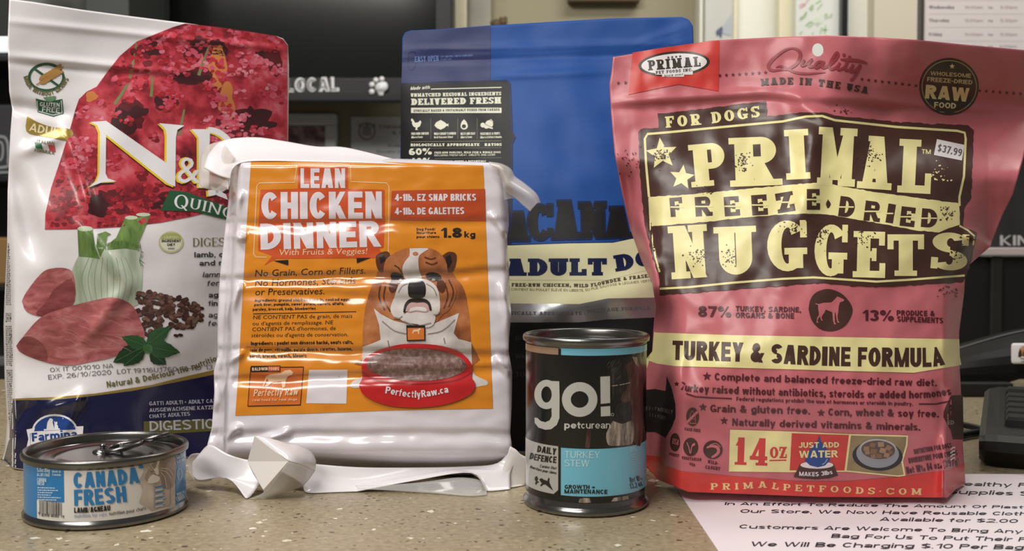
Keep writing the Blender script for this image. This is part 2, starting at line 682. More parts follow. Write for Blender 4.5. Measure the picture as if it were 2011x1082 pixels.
class Print:
    """flat printed shapes given in photo pixels (optionally of a magnified crop), wrapped onto surf"""
    BASE, STEP = 0.00012, 0.00008

    def __init__(s, surf, cell=14.0):
        s.surf, s.cell = surf, min(cell, 5.5)
        s.fr = (0.0, 0.0, 1.0)
        s.V, s.F, s.M, s.mats, s.N = [], [], [], [], []
        if surf is globals().get('pack_s'):
            s.STEP = 0.00016

    def crop(s, ox=0.0, oy=0.0, k=1.0):
        s.fr = (ox, oy, k)
        return s

    def px(s, p):
        return (s.fr[0] + p[0] / s.fr[2], s.fr[1] + p[1] / s.fr[2])

    def put(s, v2, faces, m, layer=0, zs=None):
        """v2 already in photo pixels"""
        if not v2 or not faces:
            return s
        if m not in s.mats:
            s.mats.append(m)
        mi = s.mats.index(m)
        bm = bmesh.new()
        vs = [bm.verts.new((x, y, (zs[i] if zs else 0))) for i, (x, y) in enumerate(v2)]
        for f in faces:
            try:
                bm.faces.new([vs[i] for i in f])
            except ValueError:
                pass
        xs = [p[0] for p in v2]
        ys = [p[1] for p in v2]
        c = s.cell
        if c:
            for ax, lo, hi in ((0, min(xs), max(xs)), (1, min(ys), max(ys))):
                k = math.floor(lo / c) + 1
                while k * c < hi:
                    co = (k * c, 0, 0) if ax == 0 else (0, k * c, 0)
                    no = (1, 0, 0) if ax == 0 else (0, 1, 0)
                    bmesh.ops.bisect_plane(bm, geom=bm.verts[:] + bm.edges[:] + bm.faces[:], plane_co=co, plane_no=no, dist=1e-5)
                    k += 1
        bm.verts.index_update()
        bm.normal_update()
        n = len(s.V)
        off = s.BASE + s.STEP * layer
        for v in bm.verts:
            x, y = v.co.x, v.co.y
            q = s.surf.P(x, y, off + v.co.z * 5e-6)
            s.V.append(q)
            nn = (s.surf.P(x, y + 1.5) - s.surf.P(x, y - 1.5)).cross(s.surf.P(x + 1.5, y) - s.surf.P(x - 1.5, y))
            s.N.append(nn.normalized() if nn.length > 1e-14 else (CAM - q).normalized())
        for f in bm.faces:
            idx = [v.index + n for v in f.verts]
            if f.normal.z > 0:
                idx.reverse()
            s.F.append(tuple(idx))
            s.M.append(mi)
        bm.free()
        return s

    def poly(s, pts, m, layer=0, smooth=0):
        pts = [s.px(p) for p in pts]
        if smooth:
            pts = [(p.x, p.y) for p in smoothline([Vector((a, b)) for a, b in pts] + [Vector(pts[0])], smooth)][:-1]
        tri = geometry.tessellate_polygon([[Vector((x, y, 0)) for x, y in pts]])
        return s.put(pts, [tuple(t) for t in tri], m, layer)

    def rect(s, x0, y0, x1, y1, m, layer=0):
        return s.poly([(x0, y0), (x1, y0), (x1, y1), (x0, y1)], m, layer)

    def rrect(s, x0, y0, x1, y1, r, m, layer=0):
        pts = []
        for cx, cy, a in ((x1 - r, y0 + r, -90), (x1 - r, y1 - r, 0), (x0 + r, y1 - r, 90), (x0 + r, y0 + r, 180)):
            for k in range(6):
                t = math.radians(a + k * 18)
                pts.append((cx + r * math.cos(t), cy + r * math.sin(t)))
        return s.poly(pts, m, layer)

    def ell(s, cx, cy, rx, ry, m, layer=0, rot=0.0, n=28):
        c, q = math.cos(rot), math.sin(rot)
        pts = []
        for i in range(n):
            a = 2 * PI * i / n
            x, y = rx * math.cos(a), ry * math.sin(a)
            pts.append(s.px((cx + x * c - y * q, cy + x * q + y * c)))
        return s.put(pts, [tuple(range(n))], m, layer)

    def ring(s, cx, cy, rx, ry, wd, m, layer=0, a0=0, a1=360, n=40):
        pts = []
        for i in range(n + 1):
            a = math.radians(a0 + (a1 - a0) * i / n)
            pts.append((cx + rx * math.cos(a), cy + ry * math.sin(a)))
        return s.line(pts, wd, m, layer)

    def line(s, pts, wd, m, layer=0, smooth=0, taper=None):
        pts = [Vector(s.px(p)) for p in pts]
        if smooth:
            pts = smoothline(pts, smooth)
        hw = wd / s.fr[2] / 2
        N = len(pts)
        V, Fc = [], []
        closed = N > 3 and (pts[0] - pts[-1]).length < 1e-4
        for i, p in enumerate(pts):
            a = pts[i - 1] if i else (pts[-2] if closed else pts[0])
            b = pts[i + 1] if i < N - 1 else (pts[1] if closed else pts[-1])
            t = (b - a)
            t = t.normalized() if t.length > 1e-9 else Vector((1, 0))
            nrm = Vector((-t.y, t.x))
            h = hw * (taper(i / max(1, N - 1)) if taper else 1)
            V += [tuple(p + nrm * h), tuple(p - nrm * h)]
        for i in range(N - 1):
            Fc.append((2 * i, 2 * i + 1, 2 * i + 3, 2 * i + 2))
        return s.put(V, Fc, m, layer)

    def star(s, cx, cy, r, m, layer=0, rot=0.0, inner=0.42):
        pts = []
        for i in range(10):
            a = rot - PI / 2 + i * PI / 5
            q = r if i % 2 == 0 else r * inner
            pts.append((cx + q * math.cos(a), cy + q * math.sin(a)))
        return s.poly(pts, m, layer)

    def text(s, body, base, h, m, layer=0, font='sans', bold=0.02, slant=0.0, res=2, rot=True, width=None, **kw):
        """base: list of points the baseline runs through, left to right (first to last = full text width); h: cap height"""
        zs = None
        if font == 'hand':
            v, f = glyph_mesh(body, 0.0, res)
            v = [(x / CAPH, y / CAPH) for x, y in v]
        else:
            if font == 'sans':
                T = .19 + bold * 1.3
                kw = dict(T=T, t=T * .8, S=0, q=0, sp=kw.get('sp', .09 - bold * .3))
            v, f, zs = slab_text(body, **kw)
            L_ = sum((Vector(q) - Vector(p)).length for p, q in zip(base, base[1:]))
            if v and font == 'sans':
                # keep the stem weight whatever the fitted width
                k = L_ / h / max(1e-6, max(p[0] for p in v) - min(p[0] for p in v))
                kw['T'] = kw['T'] / max(.45, min(2.2, k))
                v, f, zs = slab_text(body, **kw)
        if not v:
            return s
        x0 = min(p[0] for p in v)
        x1 = max(p[0] for p in v)
        pts = [Vector(s.px(p)) for p in base]
        if len(pts) > 2:
            pts = smoothline(pts, 8)
        L = [0.0]
        for a, b in zip(pts, pts[1:]):
            L.append(L[-1] + (b - a).length)
        hh = h / s.fr[2]
        out = []
        for x, y in v:
            q = (x - x0) / max(1e-9, x1 - x0) * L[-1]
            j = 0
            while j < len(pts) - 2 and q > L[j + 1]:
                j += 1
            t = (pts[j + 1] - pts[j]) / max(1e-9, L[j + 1] - L[j])
            p = pts[j] + t * (q - L[j])
            nrm = Vector((t.y, -t.x)) if rot else Vector((0, -1))
            p = p + nrm * (y * hh) + t * (slant * y * hh)
            out.append((p.x, p.y))
        return s.put(out, f, m, layer, zs)

    def build(s, name, parent=None):
        o = mesh_obj(name, s.V, s.F, s.mats, parent, s.M, smooth=True)
        me = o.data
        me.validate()
        if len(me.vertices) == len(s.N):
            me.normals_split_custom_set_from_vertices([tuple(n if n.dot(CAM - q) > 0 else -n) for n, q in zip(s.N, s.V)])
        return o


# ------------------------------------------------------------------ setting
def counter_material():
    m = bpy.data.materials.new('speckled_solid_surface')
    m.use_nodes = True
    nt = m.node_tree
    b = nt.nodes['Principled BSDF']
    b.inputs['Roughness'].default_value = 0.33
    tc = nt.nodes.new('ShaderNodeTexCoord')
    base = nt.nodes.new('ShaderNodeTexNoise')
    base.inputs['Scale'].default_value = 260
    base.inputs['Detail'].default_value = 5
    nt.links.new(tc.outputs['Object'], base.inputs['Vector'])
    r0 = nt.nodes.new('ShaderNodeValToRGB')
    r0.color_ramp.elements[0].position = 0.3
    r0.color_ramp.elements[0].color = rgb(140, 127, 102)
    r0.color_ramp.elements[1].position = 0.72
    r0.color_ramp.elements[1].color = rgb(172, 158, 130)
    nt.links.new(base.outputs['Fac'], r0.inputs['Fac'])
    cur = r0.outputs['Color']
    # warp so that the chips are angular and irregular
    wn = nt.nodes.new('ShaderNodeTexNoise')
    wn.inputs['Scale'].default_value = 160
    nt.links.new(tc.outputs['Object'], wn.inputs['Vector'])
    mixv = nt.nodes.new('ShaderNodeMix')
    mixv.data_type = 'VECTOR'
    mixv.inputs[0].default_value = 0.006
    nt.links.new(tc.outputs['Object'], mixv.inputs[4])
    nt.links.new(wn.outputs['Color'], mixv.inputs[5])
    for scale, keep, rad, col in ((330, 0.90, 0.36, rgb(176, 164, 138)), (300, 0.88, 0.34, rgb(88, 72, 54)), (135, 0.86, 0.30, rgb(226, 220, 200)),
                                  (70, 0.86, 0.25, rgb(236, 231, 214))):
        v = nt.nodes.new('ShaderNodeTexVoronoi')
        v.inputs['Scale'].default_value = scale
        v.distance = 'MANHATTAN' if scale < 200 else 'EUCLIDEAN'
        nt.links.new(mixv.outputs[1], v.inputs['Vector'])
        sep = nt.nodes.new('ShaderNodeSeparateColor')
        nt.links.new(v.outputs['Color'], sep.inputs['Color'])
        g1 = nt.nodes.new('ShaderNodeMath'); g1.operation = 'GREATER_THAN'; g1.inputs[1].default_value = keep
        nt.links.new(sep.outputs[0], g1.inputs[0])
        # each chip its own size
        mr = nt.nodes.new('ShaderNodeMath'); mr.operation = 'MULTIPLY_ADD'; mr.inputs[1].default_value = rad; mr.inputs[2].default_value = rad * 0.45
        nt.links.new(sep.outputs[1], mr.inputs[0])
        g2 = nt.nodes.new('ShaderNodeMath'); g2.operation = 'LESS_THAN'
        nt.links.new(v.outputs['Distance'], g2.inputs[0])
        nt.links.new(mr.outputs[0], g2.inputs[1])
        mu = nt.nodes.new('ShaderNodeMath'); mu.operation = 'MULTIPLY'
        nt.links.new(g1.outputs[0], mu.inputs[0]); nt.links.new(g2.outputs[0], mu.inputs[1])
        mx = nt.nodes.new('ShaderNodeMix'); mx.data_type = 'RGBA'
        nt.links.new(mu.outputs[0], mx.inputs[0])
        nt.links.new(cur, mx.inputs[6])
        mx.inputs[7].default_value = col
        cur = mx.outputs[2]
    nt.links.new(cur, b.inputs['Base Color'])
    return m


WALL_D = 2.2
olive = mat('olive_wall_paint', rgb(158, 150, 124), 0.7, bump=0.1, bscale=40)
tanw = mat('tan_wall_paint', rgb(150, 130, 100), 0.7)
cream = mat('cream_gloss_paint', rgb(238, 230, 200), 0.4)
whitep = mat('white_wall_paint', rgb(238, 238, 226), 0.6)
black = mat('black_plastic', rgb(30, 30, 31), 0.35)
blackm = mat('matt_black', rgb(22, 22, 22), 0.6)
dark = mat('dark_grey_laminate', rgb(48, 49, 48), 0.6)
paper = mat('white_paper', rgb(232, 230, 230), 0.6)
ink = mat('black_ink', rgb(28, 27, 30), 0.5)
greyink = mat('grey_ink', rgb(120, 118, 118), 0.5)

xw = lambda x, D: at(x, 475, D).x
zw = lambda y, D: at(1005, y, D).z

tag(MB().box(-2.2, xw(1372, WALL_D), WALL_D, WALL_D + .08, -.9, 1.5).build('wall_back', olive), kind='structure')
tag(MB().box(xw(1376, 2.12), 2.6, 2.13, 2.2, -.9, 1.5).build('wall_right', whitep), kind='structure')
# painted trim strips: the doorway post beside the screen and the upright mouldings of the white wall
for n_, x0, x1, D, m_ in ((1, 893, 917, 2.12, cream), (2, 1371, 1378, 2.10, whitep), (3, 1438, 1446, 2.11, cream), (4, 1526, 1559, 2.09, cream)):
    tag(MB().box(xw(x0, D), xw(x1, D), D, D + .03, -.6, 1.4, bev=.003).build('trim_%d' % n_, m_), kind='structure')
tag(MB().box(xw(919, 2.16), xw(964, 2.16), 2.17, 2.2, -.6, 1.4).build('trim_5', noisy('mottled_door_glass', [(.35, rgb(120, 120, 112)), (.65, rgb(170, 166, 150))], 6, 2, .3)), kind='structure')

ct = MB().box(-1.3, 1.6, .12, 1.2, -.04, 0.0, bev=.004).build('countertop', counter_material())
tag(ct, 'speckled beige stone-look countertop that carries the pet food packages', 'countertop')
cb = MB().box(-1.25, 1.55, .2, 1.15, -.9, -.042).build('counter_base', dark)
tag(cb, 'dark cabinet base under the speckled countertop', 'cabinet')

# ------------------------------------------------------------------ television
TV = 2.0
tv = thing('television', (xw(570, TV), TV, zw(190, TV)), 'black flat screen television on the back wall, switched off, with white LOCAL lettering', 'television')
m = MB()
x0, x1, zt, zb = xw(256, TV), xw(889, TV), zw(-190, TV), zw(197, TV)
sx0, sx1, szb = xw(300, TV), xw(855, TV), zw(152, TV)
m.box(x0, sx0, TV, TV + .05, zb, zt, bev=.003).box(sx1, x1, TV, TV + .05, zb, zt, bev=.003)
m.box(sx0, sx1, TV, TV + .05, zb, szb, bev=.003).box(sx0, sx1, TV, TV + .05, zt - .035, zt, bev=.003)
m.build('bezel', mat('charcoal_bezel', rgb(38, 39, 40), 0.4, spec=.3), tv)
m = MB().box(sx0, sx1, TV + .012, TV + .04, szb, zt - .034)
m.build('screen', mat('dark_glass_screen', rgb(24, 26, 25), 0.12, spec=0.35), tv)
MB().box(x0 + .03, x1 - .03, TV + .05, TV + .11, zb + .02, zt - .02, bev=.01).box(xw(560, TV), xw(640, TV), TV + .11, WALL_D, .55, .7).build('housing', blackm, tv)
MB().box(sx0 - .006, sx0 + .003, TV - .003, TV + .012, szb, zt - .03).build('screen_edge', mat('silver_edge', rgb(120, 124, 122), 0.3, 0.6), tv)
MB().box(x0 + .01, x1 - .01, TV - .006, TV + .02, zw(199, TV), zw(184, TV), bev=.002).build('lower_lip', blackm, tv)
whiteglow = mat('white_vinyl', rgb(246, 246, 248), 0.4)
p = Print(Flat(TV - .0005), 0)
lets = [('L', 568, 596), ('O', 596, 612), ('C', 612, 628), ('A', 624, 652), ('L', 648, 664)]
p.text('LOCAL', [(561, 181), (666, 179)], 28, whiteglow, 0, bold=0.085)
p.text('LOCAL', [(565, 179), (662, 177)], 23, mat('grey_vinyl', rgb(105, 106, 110), .4), 2, bold=-.012)
p.build('sticker_lettering', tv)
p = Print(Flat(TV - .008), 0).crop(540, 0, 3.38)
p.poly([(664, 590), (672, 560), (700, 545), (735, 545), (748, 565), (745, 590), (722, 612), (716, 634), (690, 632), (682, 612)], whiteglow, 0, smooth=5)
for cx_, cy_, r_ in ((643, 608, 18), (644, 562, 18), (670, 532, 17), (709, 525, 17)):
    p.ell(cx_, cy_, r_, r_, whiteglow)
solidify(p.build('paw_sticker', tv), .001)

# ------------------------------------------------------------------ things on the back wall
D = WALL_D - .02
fr = thing('picture_frame', at(600, 300, D), 'white picture frame on the wall below the television', 'picture frame')
m = MB()
fx0, fx1, fz0, fz1 = xw(470, D), xw(663, D), zw(345, D), zw(224, D)
m.box(fx0, fx1, D - .012, D + .019, fz1 - .024, fz1, bev=.003).box(fx0, fx1, D - .012, D + .019, fz0, fz0 + .024, bev=.003)
m.box(fx0, fx0 + .024, D - .012, D + .019, fz0 + .024, fz1 - .024, bev=.003).box(fx1 - .024, fx1, D - .012, D + .019, fz0 + .024, fz1 - .024, bev=.003)
m.build('frame', mat('white_frame', rgb(225, 228, 228), .4), fr)
MB().box(fx0 + .02, fx1 - .02, D + .004, D + .01, fz0 + .02, fz1 - .02).build('picture_mat', mat('grey_mat_board', rgb(176, 178, 178), .6), fr)
MB().box(fx0 + .05, xw(642, D), D, D + .004, fz0 + .04, zw(248, D)).build('picture', noisy('blotchy_print', [(.3, rgb(70, 66, 76)), (.48, rgb(150, 110, 116)), (.62, rgb(190, 176, 176)), (.75, rgb(120, 40, 44))], 40, 4, .4), fr)

nt_ = thing('notice_sheet', at(740, 300, D), 'white printed notice with a round crest on the wall behind the blue bag', 'notice')
nx0, nx1, nz0, nz1 = xw(690, D), xw(862, D), zw(360, D), zw(229, D)
MB().box(nx0, nx1, D + .004, D + .018, nz0, nz1).build('sheet', mat('notice_paper', rgb(206, 208, 212), .5), nt_)
p = Print(Flat(D + .0035), 0).crop(540, 0, 3.38)
p.text('Chinook Pet', [(692, 852), (960, 852)], 24, greyink, 0, bold=.05)
p.text('& Home', [(778, 892), (950, 892)], 22, greyink, 0, bold=.05)
p.text('Available for', [(748, 974), (940, 974)], 16, greyink, 0, bold=.05)
p.text('Reusable Cloth Bags', [(674, 1014), (960, 1014)], 16, greyink, 0, bold=.05)
p.build('lettering', nt_)
p = Print(Flat(D + .0035), 0).crop(540, 0, 3.38)
p.ring(610, 872, 52, 54, 9, greyink, 0)
p.ell(610, 860, 30, 26, mat('light_grey_ink', rgb(160, 160, 162), .5), 0)
p.ring(610, 878, 30, 16, 8, greyink, 1, 0, 180)
p.poly([(560, 850), (552, 820), (585, 832)], greyink, 1); p.poly([(660, 850), (668, 820), (635, 832)], greyink, 1)
p.ell(592, 850, 8, 6, greyink, 2); p.ell(626, 850, 8, 6, greyink, 2); p.rect(604, 820, 616, 845, greyink, 2)
p.build('crest', nt_)

pf = thing('picture_frame', at(1190, 0, D), 'dark wooden picture frame high on the olive wall, only its lower edge in view', 'picture frame')
gx0, gx1, gz0, gz1 = xw(1114, D), xw(1254, D), zw(5, D), zw(-150, D)
wood = mat('dark_frame_wood', rgb(92, 76, 56), .5)
m = MB().box(gx0, gx1, D - .01, D + .019, gz0, gz0 + .02, bev=.003).box(gx0, gx1, D - .01, D + .019, gz1 - .02, gz1, bev=.003)
m.box(gx0, gx0 + .02, D - .01, D + .019, gz0 + .02, gz1 - .02, bev=.003).box(gx1 - .02, gx1, D - .01, D + .019, gz0 + .02, gz1 - .02, bev=.003)
m.build('frame', wood, pf)
MB().box(gx0 + .015, gx1 - .015, D, D + .01, gz0 + .015, gz1 - .015).build('picture', mat('faded_print', rgb(150, 140, 118), .5), pf)

# small brown ornament and its ledge
orn = thing('figurine', at(985, 52, 2.1), 'small brown animal figurine on a ledge behind the blue bag', 'figurine')
m = MB()
for cx_, cy_, r_ in ((975, 48, 11), (988, 44, 9), (992, 37, 5), (984, 37, 4), (968, 46, 6)):
    c = at(cx_, cy_, 2.1)
    rr = r_ * 2.1 / 2000
    m.lathe([(0.0001, c.z - rr), (rr * .7, c.z - rr * .7), (rr, c.z), (rr * .7, c.z + rr * .7), (.0001, c.z + rr)], c.x, c.y, 16)
m.build('body', mat('brown_resin', rgb(92, 74, 52), .6), orn, smooth=True)
lz = at(985, 60, 2.1).z
tag(MB().box(xw(940, 2.1), xw(1060, 2.1), 2.05, WALL_D, lz - .015, lz - .002, bev=.002).build('wall_ledge', olive), 'narrow olive wall ledge behind the top of the blue bag', 'ledge')

# ------------------------------------------------------------------ white wall, right
poster = thing('drawing_sheet', at(1412, 60, 2.1), 'pale sheet with a small blue and grey drawing on the white wall', 'drawing')
MB().box(xw(1381, 2.12), xw(1436, 2.12), 2.118, 2.127, zw(160, 2.12), zw(-120, 2.12)).build('sheet', mat('pale_sheet', rgb(206, 207, 200), .6), poster)
p = Print(Flat(2.117), 0)
p.poly([(1408, 72), (1406, 62), (1412, 56), (1418, 52), (1419, 60), (1416, 75), (1411, 68)], mat('slate_blue_ink', rgb(88, 98, 124), .6), 0, smooth=3)
p.poly([(1416, 56), (1436, 28), (1436, 70), (1420, 66)], mat('pale_blue_ink', rgb(184, 190, 198), .6), 0)
p.build('drawing', poster)

wb = thing('whiteboard', at(1604, 40, 2.05), 'whiteboard with faint green and pink marker scribbles above the pink bag', 'whiteboard')
MB().box(xw(1559, 2.06), xw(1652, 2.06), 2.06, 2.085, zw(160, 2.06), zw(-220, 2.06), bev=.002).build('board', mat('whiteboard_enamel', rgb(232, 234, 226), .25), wb)
p = Print(Flat(2.0592), 0).crop(1500, 0, 6.094)
gm, pm, gk = mat('faded_green_marker', rgb(176, 206, 156), .5), mat('faded_pink_marker', rgb(226, 176, 178), .5), mat('grey_green_marker', rgb(150, 170, 140), .5)
for a in ([(425, 70), (470, 40), (480, 60), (520, 10), (540, 0)], [(430, 95), (470, 75), (500, 55)]):
    p.line(a, 14, pm, 0, 4)
for a in ([(440, 210), (480, 190), (510, 140), (490, 200), (430, 240)], [(560, 110), (570, 70), (590, 60), (580, 120), (545, 100)], [(620, 40), (690, 0)], [(640, 110), (700, 40)],
          [(500, 310), (530, 280), (570, 260), (575, 300), (530, 320)], [(640, 310), (650, 270)], [(740, 230), (735, 170), (760, 180), (770, 220)], [(800, 210), (815, 160)],
          [(680, 400), (690, 340), (730, 360), (760, 350)], [(730, 400), (740, 300)], [(430, 410), (460, 370)], [(580, 410), (590, 380)]):
    p.line(a, 15, gm, 1, 4)
for a in ([(545, 100), (560, 80), (585, 75)], [(430, 220), (470, 195), (505, 150)], [(505, 300), (560, 270)], [(790, 200), (812, 165)]):
    p.line(a, 6, gk, 2, 4)
p.ell(640, 250, 60, 40, mat('smeared_green', rgb(218, 230, 206), .5), 0)
p.build('scribbles', wb)
MB().box(xw(1652, 2.03), xw(1664, 2.03), 2.04, 2.06, zw(160, 2.03), zw(-220, 2.03), bev=.001).build('black_edge', black, wb)

tag(MB().box(xw(1715, 2.08), xw(1801, 2.08), 2.09, 2.13, -.5, 1.4).build('trim_6', mat('beige_panel', rgb(214, 205, 186), .6)), kind='structure')

HS = 1.7
hs = thing('opening_hours_sign', at(1900, 60, HS), 'white opening hours sign with grey day rows at upper right', 'sign')
hx0, hx1, hz0, hz1 = xw(1807, HS), xw(2090, HS), zw(140, HS), zw(-110, HS)
MB().box(hx0, hx1, HS, HS + .004, hz0, hz1).build('sheet', mat('sign_paper', rgb(226, 218, 216), .35), hs)
MB().box(hx0 - .005, hx0, HS - .004, HS + .012, hz0 - .004, hz1).box(hx0 - .005, hx1, HS - .004, HS + .012, hz0 - .009, hz0 - .004).box(hx0, hx1, HS + .0045, HS + .011, hz0, hz1).build('holder_frame', mat('dark_sign_frame', rgb(70, 64, 62), .4), hs)
p = Print(Flat(HS), 0).crop(1340, 0, 2.997)
dk, lt = mat('day_ink', rgb(120, 112, 112), .5), mat('hour_ink', rgb(176, 160, 162), .5)
for day, y, x1 in (('Tuesday', -28, 1570), ('Wednesday', 52, 1602), ('Thursday', 130, 1572), ('Friday', 212, 1530)):
    x0 = 1452
    p.text(day, [(x0, y), (x1, y)], 20, dk, 0, bold=.05)
    p.text('10:00am', [(1660, y), (1770, y)], 18, lt, 0, bold=.03)
    p.text('to', [(1800, y), (1828, y)], 16, dk, 0, bold=.05)
    p.text('5:30pm', [(1872, y), (1972, y)], 18, lt, 0, bold=.03)
    p.rect(1450, y + 30, 2011, y + 31.5, lt, 0)
p.text('Saturday', [(1452, 288), (1570, 288)], 20, dk, 0, bold=.05)
p.text('10:00am', [(1660, 282), (1770, 282)], 18, lt, 0, bold=.03)
p.text('to', [(1800, 282), (1828, 282)], 16, dk, 0, bold=.05)
p.text('6:00pm', [(1868, 282), (1968, 282)], 18, lt, 0, bold=.03)
p.build('lettering', hs)

# dark poster and the dark cabinet below it, right edge
PD = 1.5
po = thing('dark_poster', at(1990, 300, PD), 'black poster with white block lettering at the right edge of the pink bag', 'poster')
MB().box(xw(1800, PD), xw(2300, PD), PD, PD + .01, zw(486, PD), zw(120, PD)).build('sheet', noisy('charcoal_poster', [(.35, rgb(40, 41, 43)), (.7, rgb(72, 72, 74))], 5, 3, .4), po)
MB().box(xw(1800, PD), xw(2300, PD), PD - .004, PD + .012, zw(501, PD), zw(487, PD), bev=.001).build('white_rail', mat('pale_rail', rgb(196, 184, 184), .4), po)
p = Print(Flat(PD), 0)
p.text('PET KIND', [(1880, 482), (2046, 482)], 20, mat('poster_white', rgb(196, 196, 198), .5), 0, bold=.07)
p.build('lettering', po)
cab = thing('cabinet', at(2000, 640, 1.5), 'black cabinet front at far right under the dark poster', 'cabinet')
MB().box(xw(1700, PD), xw(2400, PD), PD + .015, PD + .5, -.8, zw(502, PD) - .001, bev=.003).build('body', mat('black_laminate', rgb(26, 26, 26), .5), cab)
MB().box(xw(1952, PD), xw(1975, PD), PD + .006, PD + .0148, -.7, zw(503, PD), bev=.002).build('door_stile', mat('black_stile', rgb(38, 39, 37), .45), cab)

# ------------------------------------------------------------------ dark display unit behind the left bag
LD = 1.75
un = thing('display_unit', (xw(60, LD), LD + .2, -.85), 'dark display unit with a lit white strip behind the left edge of the white bag', 'display unit')
ux0, ux1 = xw(-420, LD), xw(250, LD)
MB().box(ux0, ux1, LD + .2, LD + .23, -.85, .9).build('back_panel', dark, un)
MB().box(xw(163, LD), ux1, LD + .02, LD + .2, -.85, .9, bev=.003).build('side_panel', mat('dark_side', rgb(60, 63, 61), .5), un)
for y in (108, 345, 560):
    MB().box(ux0, xw(163, LD), LD, LD + .2, zw(y + 12, LD), zw(y, LD), bev=.002).build('shelf', black, un)
MB().tube([(ux0, LD + .02, zw(83, LD)), (xw(110, LD), LD + .02, zw(83, LD))], .0135, 16).build('strip_light', mat('lit_tube', rgb(236, 250, 246), .4, emit=.9), un)
MB().box(ux0, xw(163, LD), LD + .01, LD + .03, zw(720, LD), zw(702, LD), bev=.002).build('silver_strip', mat('dull_silver', rgb(130, 134, 134), .4, .5), un)
tag(MB().box(xw(-60, LD), xw(90, LD), LD + .03, LD + .17, zw(560, LD) + .0005, zw(466, LD), bev=.004).build('storage_box', mat('tan_cardboard', rgb(150, 116, 70), .7)), 'tan box on the dark display unit shelf at far left', 'box')
lg = thing('dark_carton', at(0, 300, LD + .1), 'dark carton with a white rounded outline on the display unit at far left', 'carton')
MB().box(xw(-80, LD), xw(70, LD), LD + .03, LD + .16, zw(345, LD) + .0005, zw(200, LD), bev=.004).build('body', mat('dark_carton_board', rgb(48, 48, 52), .5), lg)
p = Print(Flat(LD + .03), 0)
wo = mat('grey_white_print', rgb(150, 152, 156), .5)
p.line([(-60, 268), (2, 268), (13, 276), (16, 290), (16, 316), (10, 328), (-60, 330)], 5, wo, 0, 5)
p.line([(-20, 280), (3, 280), (4, 310), (-10, 318)], 4, wo, 0, 5)
p.line([(-60, 340), (18, 338)], 4, wo, 0)
p.build('printed_outline', lg)
pics = thing('photo_collage', at(125, 0, LD), 'grey photo collage pinned on the dark unit above the white bag', 'photo')
MB().box(xw(-60, LD), xw(162, LD), LD + .185, LD + .199, zw(70, LD), zw(-120, LD)).build('sheet', noisy('mottled_photo', [(.36, rgb(48, 49, 46)), (.5, rgb(96, 98, 92)), (.66, rgb(136, 138, 136))], 9, 2, .5), pics)
# ------------------------------------------------------------------ right-hand desk things
sh = thing('notice_sheet', ground(1700, 1020), 'white notice with bold black text lying on the counter under the pink bag', 'paper')
GX0, GX1, GY0, GY1 = .108, .387, .487, .704
MB().box(GX0, GX1, GY0, GY1, .0001, .0005).build('sheet', mat('notice_white', rgb(236, 226, 232), .5), sh)
p = Print(Ground(.0005), 0).crop(1340, 920, 2.997)
nk = mat('navy_black_ink', rgb(30, 27, 44), .5)
for t_, x0, y0, x1, y1, h in (("Healthy Pets", 1592, 100, 2180, 112, 24), ("Supplies Store", 1560, 148, 2240, 165, 26),
                              ("In An Effort To Reduce The Amount Of Plastic", 248, 214, 2060, 236, 17), ("Our Store, We Now Have Reusable Cloth", 338, 260, 2030, 276, 21),
                              ("Available for $2.00", 1160, 308, 1972, 320, 22), ("Customers Are Welcome To Bring Any Reusable", 332, 352, 2420, 388, 23),
                              ("Bag For Us To Put Their Products In", 874, 408, 2480, 438, 25), ("We Will Be Charging $.10 Per Bag Used", 398, 457, 2280, 480, 28)):
    p.text(t_, [(x0, y0), (x1, y1)], h, nk, 0, bold=.05, slant=.35)
p.build('lettering', sh)

ps = MB().box(.40, .60, .80, .875, .0001, .0004).build('paper_sheet', mat('plain_white_paper', rgb(240, 242, 242), .6))
tag(ps, 'blank white paper lying on the counter behind the keyboard cable', 'paper')

# keyboard
kb = thing('keyboard', ground(1965, 900), 'black computer keyboard lying on the counter at the right edge', 'keyboard')
ang = math.radians(-26)
kc = Vector((.333, .722, 0))
ux, uy = Vector((math.cos(ang), math.sin(ang), 0)), Vector((-math.sin(ang), math.cos(ang), 0))


def kxyz(a, b, z):
    return kc + ux * a + uy * b + Vector((0, 0, z))


Lk, Dk = .44, .19
prof = [(.012, .0), (.17, .0), (.195, .018), (.195, .033), (.185, .036), (.028, .0265), (.006, .0245), (-.002, .021), (.0, .013)]
m = MB()
N = len(prof)
secs = [(0.0, .72), (.004, .9), (.012, 1), (Lk - .012, 1), (Lk - .004, .9), (Lk, .72)]
V = []
for a, k in secs:
    for (b, z) in prof:
        V.append(kxyz(a + (1 - k) * 0, .095 + (b - .095) * (.96 + .04 * k), .018 + (z - .018) * k))
Fc = []
for i in range(len(secs) - 1):
    for j in range(N):
        Fc.append((i * N + j, (i + 1) * N + j, (i + 1) * N + (j + 1) % N, i * N + (j + 1) % N))
Fc.append(tuple(range(N)))
Fc.append(tuple((len(secs) - 1) * N + j for j in range(N))[::-1])
m.add(V, Fc)
m.build('case', mat('black_keyboard_plastic', rgb(12, 12, 13), .4, spec=.3), kb)
kz = lambda b: .0265 + (b - .028) / .157 * .0095
kp = mat('keycap_plastic', rgb(14, 14, 15), .5, spec=.3)
first_key = None
rows = 5
